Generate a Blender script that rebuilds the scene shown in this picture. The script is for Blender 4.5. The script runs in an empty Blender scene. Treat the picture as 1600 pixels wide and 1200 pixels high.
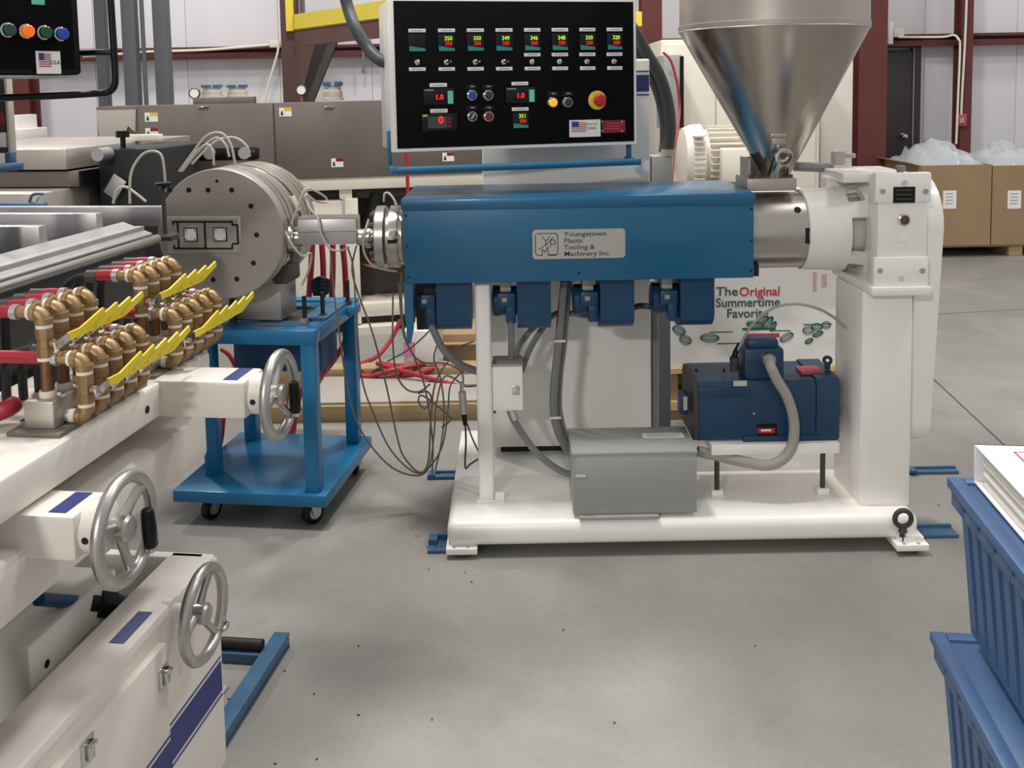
import bpy, bmesh, math, random
from mathutils import Vector as V, Matrix as MX
random.seed(7)
sc = bpy.context.scene
COL = sc.collection

# ------------------------------------------------------------------ camera
F, PITCH, ROLL, H, CX, CY = 1500.0, math.radians(5), math.radians(-1.03), 1.57, 800.0, 270.0
RM = MX.Rotation(math.pi/2-PITCH, 3, 'X') @ MX.Rotation(ROLL, 3, 'Z')
cd = bpy.data.cameras.new('camera'); cam = bpy.data.objects.new('camera', cd); COL.objects.link(cam)
cam.matrix_world = MX.Translation((0, 0, H)) @ RM.to_4x4()
cd.sensor_fit = 'HORIZONTAL'; cd.sensor_width = 36; cd.lens = 36*F/1600
cd.shift_x = 0; cd.shift_y = -(600-CY)/1600.0
cd.clip_start = .05; cd.clip_end = 100
sc.camera = cam

# ------------------------------------------------------------------ light
wd = bpy.data.worlds.new('hall_light'); sc.world = wd; wd.use_nodes = True
wd.node_tree.nodes['Background'].inputs[0].default_value = (1.0, .992, .985, 1)
wd.node_tree.nodes['Background'].inputs[1].default_value = .47
def area(x, y, z, sx, sy, e, rx=0, rz=0, col=(1, .972, .94)):
    l = bpy.data.lights.new('bay_and_fill_light', 'AREA'); l.shape = 'RECTANGLE'; l.size = sx; l.size_y = sy
    l.energy = e; l.color = col
    o = bpy.data.objects.new('bay_and_fill_light', l); o.location = (x, y, z); o.rotation_euler = (rx, 0, rz); COL.objects.link(o)
for lx, ly, le in ((-4.5, 7.6, 195), (.9, 5.8, 190), (6.5, 8.0, 70), (-.9, 3.1, 215), (3.4, 2.6, 70), (6.5, 3.6, 60), (-2.6, -4.8, 470)):
    area(lx, ly, 6.2 if ly > 0 else 4.0, .6, .6, le)  # the low one behind the camera is added as frontal fill for the machines
sc.view_settings.view_transform = 'Standard'; sc.view_settings.look = 'None'
sc.view_settings.exposure = 0.0; sc.view_settings.gamma = 1.0; sc.view_settings.use_curve_mapping = False

# ------------------------------------------------------------------ measuring helpers: image point -> point at a known depth
def ray(x, y): return RM @ V(((x-CX)/F, -(y-CY)/F, -1.0))
def W(x, y, Y):
    r = ray(x, y); return r*(Y/r.y)+V((0, 0, H))
def G(x, y, z=0.0):
    r = ray(x, y); return r*((z-H)/r.z)+V((0, 0, H))
TH = math.atan(200/1500)
D = V((math.sin(TH), math.cos(TH), 0)); N = V((math.cos(TH), -math.sin(TH), 0)); Z = V((0, 0, 1))
ML = MX(((N.x, D.x, 0, 0), (N.y, D.y, 0, 0), (0, 0, 1, 0), (0, 0, 0, 1)))     # frame of the calibration line: (right, along, up)
def LN(u, s, z): return N*u+D*s+Z*z
def LP(x, y, L):
    r = ray(x, y); q = r*(-L/r.dot(N)); return (-L, q.dot(D), q.z+H)          # on the plane right=-L
def LQ(x, y, s):
    r = ray(x, y); q = r*(s/r.dot(D)); return (q.dot(N), s, q.z+H)            # on the plane along=s

# ------------------------------------------------------------------ materials
def lin(c): return tuple(((v/255)/12.92 if v/255 <= .04045 else ((v/255+.055)/1.055)**2.4) for v in c)+(1,)
MT = {}
def mat(name, rgb, rough=.5, metal=0.0, var=.06, scale=6.0, bump=0.0, bscale=120., coat=0.0, emit=0.0, alpha=1.0, trans=0.0, stretch=(1, 1, 1), rvar=.0, col2=None, spec=None):
    m = bpy.data.materials.new(name); m.use_nodes = True; nt = m.node_tree; b = nt.nodes['Principled BSDF']
    b.inputs['Roughness'].default_value = rough; b.inputs['Metallic'].default_value = metal
    b.inputs['Coat Weight'].default_value = coat; b.inputs['Coat Roughness'].default_value = .12
    if spec is not None: b.inputs['Specular IOR Level'].default_value = spec
    c = lin(rgb); tc = nt.nodes.new('ShaderNodeTexCoord'); mp = nt.nodes.new('ShaderNodeMapping')
    mp.inputs['Scale'].default_value = stretch
    nt.links.new(tc.outputs['Object'], mp.inputs[0])
    no = nt.nodes.new('ShaderNodeTexNoise'); no.inputs['Scale'].default_value = scale; no.inputs['Detail'].default_value = 5
    nt.links.new(mp.outputs[0], no.inputs['Vector'])
    rp = nt.nodes.new('ShaderNodeValToRGB'); rp.color_ramp.elements[0].position = .3; rp.color_ramp.elements[1].position = .7
    c2 = lin(col2) if col2 else tuple(min(1, v*(1+var)) for v in c[:3])+(1,)
    c1 = tuple(v*(1-var) for v in c[:3])+(1,)
    rp.color_ramp.elements[0].color = c1; rp.color_ramp.elements[1].color = c2
    nt.links.new(no.outputs['Fac'], rp.inputs[0]); nt.links.new(rp.outputs[0], b.inputs['Base Color'])
    if rvar:
        mr = nt.nodes.new('ShaderNodeMapRange'); mr.inputs[3].default_value = max(.02, rough-rvar); mr.inputs[4].default_value = rough+rvar
        nt.links.new(no.outputs['Fac'], mr.inputs[0]); nt.links.new(mr.outputs[0], b.inputs['Roughness'])
    if bump:
        n2 = nt.nodes.new('ShaderNodeTexNoise'); n2.inputs['Scale'].default_value = bscale
        nt.links.new(mp.outputs[0], n2.inputs['Vector'])
        bp = nt.nodes.new('ShaderNodeBump'); bp.inputs['Strength'].default_value = bump; bp.inputs['Distance'].default_value = .01
        nt.links.new(n2.outputs['Fac'], bp.inputs['Height']); nt.links.new(bp.outputs[0], b.inputs['Normal'])
    if emit:
        b.inputs['Emission Color'].default_value = c; b.inputs['Emission Strength'].default_value = emit
    if trans: b.inputs['Transmission Weight'].default_value = trans
    if alpha < 1: b.inputs['Alpha'].default_value = alpha
    MT[name] = m; return m
mat('white', (241, 238, 232), .32, coat=.3, var=.02)
mat('white_grey', (224, 218, 209), .4, coat=.15, var=.05, scale=3)  # slightly darker, greyer white for the whole calibration table
mat('white_dull', (214, 210, 202), .5, var=.04)
mat('wall', (224, 223, 226), .55, var=.02, scale=.6)
mat('blue', (10, 90, 128), .36, coat=.25, var=.05, scale=3)
mat('blue_dark', (8, 62, 98), .42, var=.06)
mat('blue_cart', (20, 110, 156), .36, coat=.2, var=.06, scale=4)
mat('blue_handle', (36, 98, 134), .4)
mat('blue_tote', (64, 94, 134), .45, var=.05, bump=.05, bscale=60)
mat('blue_floor', (58, 94, 124), .5, var=.12, scale=20)
mat('blue_motor', (18, 56, 86), .42, var=.07, scale=9)
mat('navy', (36, 46, 112), .45, var=.03)
mat('stainless', (190, 184, 176), .28, .9, var=.03, scale=5, rvar=.03)
mat('stainless_hopper', (178, 170, 160), .24, .95, var=.04, scale=10, rvar=.05)
mat('stainless_brushed', (184, 176, 168), .42, .7, var=.05, scale=5, rvar=.05)
mat('tank_steel', (116, 108, 102), .5, .4, var=.10, scale=3.2, rvar=.08)
mat('aluminium', (192, 190, 190), .4, .8, var=.05, scale=12, rvar=.05)
mat('cast_metal', (186, 184, 181), .36, .9, var=.06, scale=30, bump=.04)
mat('chrome', (205, 203, 200), .14, 1.0, var=.02)
mat('brass', (156, 128, 92), .45, .6, var=.16, scale=40, rvar=.1)
mat('copper_brown', (128, 94, 66), .45, .7, var=.14, scale=40)
mat('tape', (226, 218, 204), .7, var=.05, scale=60)
mat('yellow_lever', (226, 204, 52), .42, var=.05, scale=30)
mat('yellow', (232, 210, 72), .45, var=.03)
mat('hose_red', (158, 34, 48), .45, var=.08, scale=10)
mat('red', (186, 34, 44), .45, var=.04)
mat('steel_brown', (96, 68, 60), .55, var=.08, scale=5)
mat('steel_red', (94, 42, 40), .55, var=.06, scale=5)
mat('grey_post', (96, 97, 104), .5, var=.05)
mat('grey_box', (154, 155, 152), .42, var=.02, coat=.1)
mat('conduit', (122, 122, 122), .5, var=.05, bump=.15, bscale=200)
mat('conduit_light', (158, 153, 144), .5, var=.05)
mat('rubber_dark', (66, 67, 71), .5, var=.05)
mat('black', (13, 12, 15), .32, var=.1, spec=.3)
mat('panel_black', (6, 5, 8), .6, var=.1, spec=.12)
mat('black_rough', (22, 22, 24), .6, var=.15)
mat('dark_grey', (58, 56, 55), .6, var=.12)
mat('dark_steel', (78, 75, 72), .5, .4, var=.12)
mat('hole', (20, 19, 19), .8)
mat('cable', (118, 112, 104), .5, var=.06)
mat('cable_light', (190, 184, 172), .45, var=.06)
mat('paper', (232, 231, 228), .55, var=.02)
mat('paper_print', (150, 150, 152), .6)
mat('plate', (196, 192, 184), .3, .8, var=.06, scale=8, rvar=.06)
mat('ink', (34, 52, 70), .5)
mat('card', (150, 124, 92), .75, var=.06, scale=5)
mat('cream', (222, 216, 202), .45, var=.02)
mat('timber', (158, 136, 98), .7, var=.14, scale=7, stretch=(.4, 3, 6), bump=.1, bscale=40)
mat('timber_light', (214, 184, 130), .65, var=.08, scale=9, stretch=(.4, 3, 6))
mat('door_dark', (52, 46, 46), .5, var=.04)
mat('bag_white', (226, 224, 220), .5, var=.03, scale=3, bump=.25, bscale=9)
mat('green_print', (44, 92, 78), .6, var=.1, scale=60)
mat('green_pale', (158, 196, 166), .6)
mat('red_print', (190, 44, 56), .6)
mat('stamp', (206, 168, 170), .6)
mat('teal', (40, 138, 138), .5, var=.04)
mat('film', (226, 232, 238), .18, var=.02, alpha=.55, bump=.4, bscale=22)
mat('pink', (224, 138, 180), .5)
mat('green_cap', (14, 76, 56), .3); mat('orange_cap', (240, 112, 22), .35, emit=.35); mat('blue_cap', (26, 74, 168), .35)
mat('red_cap', (132, 18, 30), .35); mat('estop_red', (190, 26, 30), .4); mat('estop_yellow', (226, 196, 50), .45)
mat('amber_lit', (255, 138, 10), .4, emit=1.5)
mat('led_green', (190, 240, 40), .4, emit=.9); mat('led_red', (240, 36, 26), .4, emit=.9)
mat('meter_face', (24, 26, 32), .45, spec=.2); mat('meter_teal', (110, 200, 186), .5)
mat('flag_red', (178, 70, 80), .6); mat('flag_blue', (58, 62, 128), .6)
mat('warn_yellow', (226, 186, 40), .5); mat('orange_wire', (176, 102, 52), .5)

# polished concrete slab: mottled, with smudges and a soft sheen
FLOOR_LIGHT_SHIFT = (-2.3, 1.7, 0)  # offset paints the light pool: pale mottling mid-floor, dark mottling in the foreground
m = bpy.data.materials.new('concrete'); m.use_nodes = True; nt = m.node_tree; b = nt.nodes['Principled BSDF']; MT['concrete'] = m
tc0 = nt.nodes.new('ShaderNodeTexCoord'); tc = nt.nodes.new('ShaderNodeMapping'); tc.inputs['Location'].default_value = FLOOR_LIGHT_SHIFT
nt.links.new(tc0.outputs['Object'], tc.inputs[0])
def noise(sc_, det, rough=.55, dist=0.0):
    n_ = nt.nodes.new('ShaderNodeTexNoise'); n_.inputs['Scale'].default_value = sc_; n_.inputs['Detail'].default_value = det
    n_.inputs['Roughness'].default_value = rough; n_.inputs['Distortion'].default_value = dist
    nt.links.new(tc.outputs[0], n_.inputs['Vector']); return n_
def ramp(src, p0, c0, p1, c1):
    r_ = nt.nodes.new('ShaderNodeValToRGB'); r_.color_ramp.elements[0].position = p0; r_.color_ramp.elements[1].position = p1
    r_.color_ramp.elements[0].color = c0; r_.color_ramp.elements[1].color = c1; nt.links.new(src.outputs[0], r_.inputs[0]); return r_
def mult(a_, b_):
    x_ = nt.nodes.new('ShaderNodeMix'); x_.data_type = 'RGBA'; x_.blend_type = 'MULTIPLY'; x_.inputs[0].default_value = 1
    nt.links.new(a_, x_.inputs[6]); nt.links.new(b_, x_.inputs[7]); return x_.outputs[2]
r1 = ramp(noise(.9, 4, .5, .4), .35, lin((128, 126, 121)), .66, lin((154, 151, 145)))
r2 = ramp(noise(2.6, 6, .6, .8), .30, (.86, .87, .88, 1), .52, (1, 1, 1, 1))
r3 = ramp(noise(60, 3), .3, (.93, .93, .93, 1), .6, (1, 1, 1, 1))
nt.links.new(mult(mult(r1.outputs[0], r2.outputs[0]), r3.outputs[0]), b.inputs['Base Color'])
mr = nt.nodes.new('ShaderNodeMapRange'); mr.inputs[3].default_value = .42; mr.inputs[4].default_value = .64
nt.links.new(noise(3, 4).outputs[0], mr.inputs[0]); nt.links.new(mr.outputs[0], b.inputs['Roughness'])

# ------------------------------------------------------------------ mesh helpers
ORG = {}
def smooth_path(pts, n=6):
    pts = [V(p) for p in pts]; out = []
    for i in range(len(pts)-1):
        p0 = pts[max(i-1, 0)]; p1 = pts[i]; p2 = pts[i+1]; p3 = pts[min(i+2, len(pts)-1)]
        for k in range(n):
            t = k/n
            out.append(.5*((2*p1)+(p2-p0)*t+(2*p0-5*p1+4*p2-p3)*t*t+(3*p1-p0-3*p2+p3)*t**3))
    out.append(pts[-1]); return out
class MB:
    def __init__(s, M=None): s.bm = bmesh.new(); s.M = M if M is not None else MX.Identity(4)
    def box(s, c, size, bev=0.0, rot=None, seg=2):
        R = rot.to_4x4() if rot is not None else MX.Identity(4)
        r = bmesh.ops.create_cube(s.bm, size=1, matrix=s.M @ MX.Translation(V(c)) @ R @ MX.Diagonal((size[0], size[1], size[2], 1)))
        if bev:
            es = list({e for v in r['verts'] for e in v.link_edges})
            bmesh.ops.bevel(s.bm, geom=es, offset=bev, segments=seg, affect='EDGES', profile=.5)
        return s
    def bx(s, x0, x1, y0, y1, z0, z1, bev=0.0): return s.box(((x0+x1)/2, (y0+y1)/2, (z0+z1)/2), (abs(x1-x0), abs(y1-y0), abs(z1-z0)), bev)
    def ring(s, c, a, b_, r, n): return [s.bm.verts.new(s.M @ (c+a*(r*math.cos(2*math.pi*k/n))+b_*(r*math.sin(2*math.pi*k/n)))) for k in range(n)]
    def skin(s, rings, closed=False, caps=True):
        n = len(rings[0])
        m_ = len(rings) if closed else len(rings)-1
        for i in range(m_):
            A, B = rings[i], rings[(i+1) % len(rings)]
            for k in range(n): s.bm.faces.new((A[k], A[(k+1) % n], B[(k+1) % n], B[k]))
        if caps and not closed:
            s.bm.faces.new(rings[0][::-1]); s.bm.faces.new(rings[-1])
        return s
    def axes(s, t):
        t = V(t).normalized(); a = t.cross(Z) if abs(t.z) < .95 else t.cross(V((1, 0, 0)))
        a.normalize(); return a, t.cross(a).normalized()
    def lathe(s, o, ax, prof, n=32, caps=True):
        o = V(o); ax = V(ax).normalized(); a, b_ = s.axes(ax)
        return s.skin([s.ring(o+ax*t, a, b_, max(r, 1e-4), n) for t, r in prof], caps=caps)
    def cyl(s, p0, p1, r0, r1=None, n=20):
        p0, p1 = V(p0), V(p1); return s.lathe(p0, p1-p0, [(0, r0), ((p1-p0).length, r0 if r1 is None else r1)], n)
    def tube(s, pts, r, n=8, smooth=0, closed=False):
        if smooth: pts = smooth_path(pts, smooth)
        pts = [V(p) for p in pts]; rings = []; a = None
        for i, p in enumerate(pts):
            if closed: t = pts[(i+1) % len(pts)]-pts[i-1]
            else: t = pts[min(i+1, len(pts)-1)]-pts[max(i-1, 0)]
            t.normalize()
            if a is None: a, b_ = s.axes(t)
            else:
                a = (a-t*a.dot(t)).normalized(); b_ = t.cross(a)
            rings.append(s.ring(p, a, b_, r[i] if isinstance(r, (list, tuple)) else r, n))
        return s.skin(rings, closed)
    def torus(s, c, ax, R, r, n=32, k=10, a0=0, a1=None):
        c = V(c); a, b_ = s.axes(ax)
        full = a1 is None
        m_ = n if full else n+1
        rng = [a0+(2*math.pi if full else a1-a0)*i/n for i in range(m_)]
        return s.tube([c+a*(R*math.cos(t))+b_*(R*math.sin(t)) for t in rng], r, k, closed=full)
    def prism(s, poly, vec):
        vec = V(vec); A = [s.bm.verts.new(s.M @ V(p)) for p in poly]; B = [s.bm.verts.new(s.M @ (V(p)+vec)) for p in poly]
        n = len(A); s.bm.faces.new(A[::-1]); s.bm.faces.new(B)
        for i in range(n): s.bm.faces.new((A[i], A[(i+1) % n], B[(i+1) % n], B[i]))
        return s
    def quads(s, vs, fs):
        A = [s.bm.verts.new(s.M @ V(p)) for p in vs]
        for f in fs: s.bm.faces.new([A[i] for i in f])
        return s
    def px(s, x0, y0, x1, y1, Y, dep, bev=0.0):               # box whose front face covers that image area at depth Y
        cx, cy = (x0+x1)/2, (y0+y1)/2; c = W(cx, cy, Y)
        wx = (W(x1, cy, Y)-W(x0, cy, Y)).x; hz = (W(cx, y0, Y)-W(cx, y1, Y)).z
        return s.box(c+V((0, dep/2, 0)), (wx, abs(dep), hz), bev)
    def build(s, name, m_, parent=None, angle=35):
        bmesh.ops.recalc_face_normals(s.bm, faces=s.bm.faces)
        me = bpy.data.meshes.new(name); s.bm.to_mesh(me); s.bm.free()
        return link_mesh(name, me, m_, parent, angle)
def link_mesh(name, me, m_, parent=None, angle=35):
    me.materials.clear(); me.materials.append(MT[m_])
    if angle:
        me.polygons.foreach_set('use_smooth', [True]*len(me.polygons)); me.set_sharp_from_angle(angle=math.radians(angle))
    o = bpy.data.objects.new(name, me); COL.objects.link(o)
    if parent is None:
        vs = me.vertices
        xs = [v.co.x for v in vs]; ys = [v.co.y for v in vs]; zs = [v.co.z for v in vs]
        org = V(((min(xs)+max(xs))/2, (min(ys)+max(ys))/2, min(zs))); o.location = org
    else:
        org = ORG[parent.name]; o.parent = parent
    me.transform(MX.Translation(-org)); ORG[o.name] = org.copy(); return o
def tag(o, label, cat, group=None, kind=None):
    o['label'] = label
    if cat: o['category'] = cat
    if group: o['group'] = group
    if kind: o['kind'] = kind
    return o
def thing(name, label, cat, loc, group=None):
    o = bpy.data.objects.new(name, None); COL.objects.link(o); o.location = loc; o.empty_display_size = .05
    ORG[o.name] = V(loc); return tag(o, label, cat, group)
def struct(o, label=None):
    o['kind'] = 'structure'
    if label: o['label'] = label
    return o
def copy_tree(o, parent=None, shift=None):
    c = o.copy(); COL.objects.link(c); c.parent = parent
    if parent is not None: c.matrix_parent_inverse = o.matrix_parent_inverse.copy()
    if shift is not None: c.location = o.location+V(shift); ORG[c.name] = ORG[o.name]+V(shift)
    else: ORG[c.name] = ORG[o.name].copy()
    for ch in [q for q in list(COL.objects) if q.parent == o]: copy_tree(ch, c)
    return c
def text(name, body, size, o, u, v, m_, parent, align='CENTER', ext=.0006, bold=0.0, sx=1.0):
    cu = bpy.data.curves.new('t', 'FONT'); cu.body = body; cu.size = 1; cu.align_x = align; cu.align_y = 'CENTER'; cu.extrude = .02; cu.offset = bold; cu.resolution_u = 3
    ob = bpy.data.objects.new('t', cu); COL.objects.link(ob)
    dg = bpy.context.evaluated_depsgraph_get(); me = bpy.data.meshes.new_from_object(ob.evaluated_get(dg))
    bpy.data.objects.remove(ob); bpy.data.curves.remove(cu)
    u = V(u).normalized(); v = V(v).normalized(); n_ = u.cross(v); o = V(o)
    for q in me.vertices: q.co = o+u*(q.co.x*size*sx)+v*(q.co.y*size)+n_*(q.co.z/.02*ext)
    me.name = name; return link_mesh(name, me, m_, parent, None)

# ================================================================== THE SETTING
fl = struct(MB().bx(-9.5, 9.5, -5, 10.6, -.12, 0).build('floor', 'concrete', None, None), 'pale polished concrete floor with smudges')
def joint(p, q):
    p, q = V(p), V(q); t = (q-p).normalized(); a = V((-t.y, t.x, 0))*.004
    return MB().prism([p+a-Z*.004, p-a-Z*.004, q-a-Z*.004, q+a-Z*.004], (0, 0, .0045)).build('joint', 'dark_grey', fl, None)
joint(G(1440, 575), G(1640, 762)); joint(G(1440, 492), G(1660, 480))
WY = 10.5
wb = struct(MB().bx(-9.5, 9.5, WY, WY+.1, 0, 6.2).build('wall_back', 'wall', None, None), 'white metal back wall')
pm = None
for i in range(19):
    x0 = -9.5+i
    if pm is None:
        q = MB(); q.bx(x0+.002, x0+.998, WY-.02, WY+.01, .02, 6.15, .004)
        pm = q.build('wall_panel', 'wall', wb)
    else:
        c = pm.copy(); COL.objects.link(c); c.location.x += i
struct(MB().bx(-9.6, -9.5, -5, 10.6, 0, 6.2).build('wall_left', 'wall', None, None), 'white side wall')
struct(MB().bx(9.5, 9.6, -5, 10.6, 0, 6.2).build('wall_right', 'wall', None, None), 'white side wall')
# girts and columns
gz = W(265, 84, WY-.2).z
def trim(name, mb, m_, label): return struct(mb.build(name, m_), label)
trim('trim_1', MB().bx(-9.4, 9.4, WY-.22, WY-.03, gz-.06, gz-.03).bx(-9.4, 9.4, WY-.06, WY-.03, gz-.03, gz+.03).bx(-9.4, 9.4, WY-.22, WY-.03, gz+.035, gz+.065).bx(-9.4, 9.4, WY-.225, WY-.21, gz-.06, gz+.0), 'steel_red', 'red-brown steel girt along the back wall')
def col_i(name, x0, x1, Y, dep, m_, label, z1=6.0):
    a = W(x0, 130, Y).x; b_ = W(x1, 130, Y).x; t = .02
    q = MB().bx(a, b_, Y, Y+t, 0, z1).bx(a, b_, Y+dep-t, Y+dep, 0, z1).bx((a+b_)/2-.012, (a+b_)/2+.012, Y+t, Y+dep-t, 0, z1)
    q.box(((a+b_)/2, Y+dep/2, .01), (b_-a+.08, dep+.08, .02))
    return trim(name, q, m_, label)
col_i('trim_2', 1343, 1386, 9.3, .35, 'steel_red', 'wide red-brown steel column behind the gearbox')
col_i('trim_3', 1004, 1035, 8.2, .22, 'steel_red', 'red-brown steel column right of the control cabinet')
col_i('trim_4', 652, 687, 8.2, .2, 'steel_red', 'red-brown steel column seen below the control panel')
col_i('trim_5', 15, 43, 9.9, .25, 'steel_red', 'red-brown steel column at the far left')
col_i('trim_6', 1502, 1519, 10.15, .2, 'steel_red', 'narrow red-brown steel column beside the boxes')
# steel door
dY = WY-.12
dr = thing('door_1', 'dark steel door with round knob', None, (W(1410, 130, dY).x, dY, 0)); dr['kind'] = 'structure'
a, b_ = W(1390, 130, dY).x, W(1426, 130, dY).x; tz = W(1410, 74, dY).z
MB().bx(a-.55, b_, dY, dY+.05, .01, tz-.03, .004).build('door_leaf', 'door_dark', dr)
MB().bx(b_+.015, b_+.08, dY-.02, dY+.1, 0, tz+.04).bx(a-.64, a-.56, dY-.02, dY+.1, 0, tz+.04).bx(a-.64, b_+.08, dY-.02, dY+.1, tz, tz+.06).build('door_frame', 'door_dark', dr)
MB().bx(b_+.001, b_+.013, dY-.015, dY+.02, 0, tz).build('door_seal', 'grey_box', dr)
kn = W(1410, 213, dY)
MB().lathe(kn, (0, -1, 0), [(0, .035), (.012, .035), (.014, .014), (.04, .014), (.045, .026), (.06, .032), (.078, .026), (.084, .008)], 20).build('door_knob', 'chrome', dr)
# conduits and boxes on the wall and columns
def wire_thing(name, pts, r, m_, label, cat, group=None, n=8, sm=6):
    return tag(MB().tube(pts, r, n, sm).build(name, m_, None), label, cat, group)
Yc = 10.11
wire_thing('conduit_pipe', [W(1511, -20, Yc), W(1508, 60, Yc), W(1503, 150, Yc), W(1502, 180, Yc)], .012, 'cream', 'thin white conduit running down the narrow red column to its switch box', 'conduit')
wire_thing('conduit_pipe', [W(1404, 58, 10.2), W(1470, 58, 10.2), W(1490, 55, 10.18), W(1498, 62, 10.1), W(1500, 75, 10.1), W(1497, 150, 10.1), W(1494, 225, 10.1)], .012, 'cream', 'thin white conduit bending from the girt down beside the narrow red column', 'conduit')
sw = tag(MB().px(1496, 178, 1511, 197, 10.1, .05, .006).build('switch_box', 'flag_red', None), 'small reddish switch box on the narrow red column', 'switch box')
MB().px(1500, 184, 1507, 192, 10.09, .02).build('toggle_plate', 'grey_box', sw)
tag(MB().px(1389, 34, 1396, 69, 10.2, .08, .005).build('exit_lamp_box', 'paper', None), 'slim white box on the girt between wide red column and door', 'lamp box')
tag(MB().px(1397, 45, 1413, 58, 10.2, .08, .005).build('junction_box', 'cream', None), 'small cream junction box on the girt above the steel door', 'junction box')
tag(MB().px(421, 63, 436, 74, 10.18, .08, .005).build('junction_box', 'cream', None), 'small cream junction box on the girt left of the yellow platform', 'junction box')
wire_thing('conduit_pipe', [W(435, 68, 10.15), W(433, 85, 10.15), W(420, 130, 10.15), W(412, 165, 10.15)], .012, 'cream', 'thin white cable dropping from the girt junction box to the stainless tank', 'cable')
wire_thing('conduit_pipe', [W(130, 88, 10.22), W(180, 85, 10.22), W(230, 81, 10.22), W(320, 78, 10.22), W(422, 70, 10.22)], .014, 'cream', 'thin white cable lying along the girt behind the grey posts', 'cable')
for j, x in enumerate((45, 51, 57)):
    wire_thing('conduit_pipe', [W(x-3, 118, 10.468), W(x-1, 150, 10.468), W(x, 170, 10.468), W(52+(j-1)*2, 213, 10.468)], .01, 'cream', ['leftmost', 'middle', 'rightmost'][j]+' of three thin white wall cables beside the far left column', 'cable', 'three wall cables')
tag(MB().px(46, 173, 58, 181, 10.42, .06, .005).build('cable_box', 'cream', None), 'small white cable box joining the three wall cables', 'junction box')
wire_thing('conduit_pipe', [W(569, 20, 10.25), W(568, 75, 10.25), W(567, 115, 10.25)], .014, 'conduit', 'vertical grey conduit on the wall under the brown gusset', 'conduit')

# grey posts rising behind the stainless tank
for (x0, x1, Y, t, lb) in ((145, 161, 7.6, 8, 'leftmost broad grey steel post behind the stainless tank'), (187, 207.5, 7.3, 8, 'middle broad grey steel post behind the stainless tank'),
                        (216.5, 222.5, 7.3, 7, 'thin grey steel post between two broad ones behind the tank'), (236, 257.5, 7.3, 8, 'rightmost broad grey steel post behind the stainless tank')):
    a = W(x0+4, 80, Y).x; b_ = W(x1+4, 80, Y).x
    r = thing('steel_post', lb, 'post', ((a+b_)/2, Y, 0), 'grey posts behind the tank')
    MB().bx(a, b_, Y, Y+(b_-a), .012, 5, .006).build('tube', 'grey_post', r)
    MB().bx(a-.008, b_+.008, Y-.03, Y+(b_-a)+.03, 0, .012).build('base_plate', 'grey_post', r)

# ================================================================== MEZZANINE PLATFORM (steel, yellow toe boards)
A0 = W(458, 35, 7.0); A1 = W(604, 15, 6.0); zt = (A0.z+A1.z)/2
pf = thing('steel_platform', 'brown steel work platform with yellow toe boards above the tank', 'platform', (A0.x, 7.0, 0))
def bar(mb, p, q, w, h, z0):                          # upright rectangular bar between two plan points
    p = V((p[0], p[1], 0)); q = V((q[0], q[1], 0)); t = (q-p).normalized(); a = V((-t.y, t.x, 0))*w
    return mb.prism([p+Z*z0, q+Z*z0, q+a+Z*z0, p+a+Z*z0], (0, 0, h))
th_ = .115
bar(MB(), A0, A1, .012, th_, zt-th_/2).build('toe_board', 'yellow', pf)
A2 = W(1003, 28, 7.3)
bar(MB(), A1, A2, .012, th_, zt-th_/2).build('toe_board', 'yellow', pf)
bar(bar(MB(), A0, A1, .08, .012, zt-th_/2-.012), A0, A1, .012, .11, zt-th_/2-.115).build('edge_beam', 'steel_brown', pf)
bar(bar(MB(), A1, A2, .08, .012, zt-th_/2-.012), A1, A2, .012, .11, zt-th_/2-.115).build('edge_beam', 'steel_brown', pf)
MB().prism([(A0.x, A0.y, zt-.06), (A1.x, A1.y, zt-.06), (A2.x, A2.y, zt-.06), (A2.x, 8.1, zt-.06), (A0.x, 8.1, zt-.06)], (0, 0, .012)).build('deck_plate', 'dark_steel', pf)
px0, px1 = W(439, 60, 7.05).x, W(463, 60, 7.05).x
MB().bx(px0, px1, 7.05, 7.07, 0, 4).bx(px0, px1, 7.17, 7.19, 0, 4).bx((px0+px1)/2-.01, (px0+px1)/2+.01, 7.07, 7.17, 0, 4).build('post', 'steel_brown', pf)
a, b_ = W(447, 30, 7.0).x, W(458, 30, 7.0).x
MB().bx(a, b_, 6.99, 7.03, zt-.06, 4).build('yellow_post', 'yellow', pf)
e = (A1-A0); e.z = 0; e.normalize(); w_ = V((-e.y, e.x, 0))*.03
g0 = V((A0.x, A0.y, 0))+e*.02
MB().prism([g0+Z*(zt-.17), g0+e*.62+Z*(zt-.17), g0+e*.50+Z*(zt-.17), g0+e*.12+Z*(zt-.58), g0+Z*(zt-.58)], w_).build('gusset', 'steel_brown', pf)
MB().prism([g0+e*.30+Z*(zt-.17), g0+e*.62+Z*(zt-.17), g0+e*.22+Z*(zt-.60), g0+e*.02+Z*(zt-.60)], w_*.3+e*.0).build('knee_brace', 'dark_steel', pf)
rx = W(472, 0, 7.4).x
MB().tube([(rx, 7.4, zt), (rx, 7.4, 4)], .02).build('railing_post', 'grey_post', pf)

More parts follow.
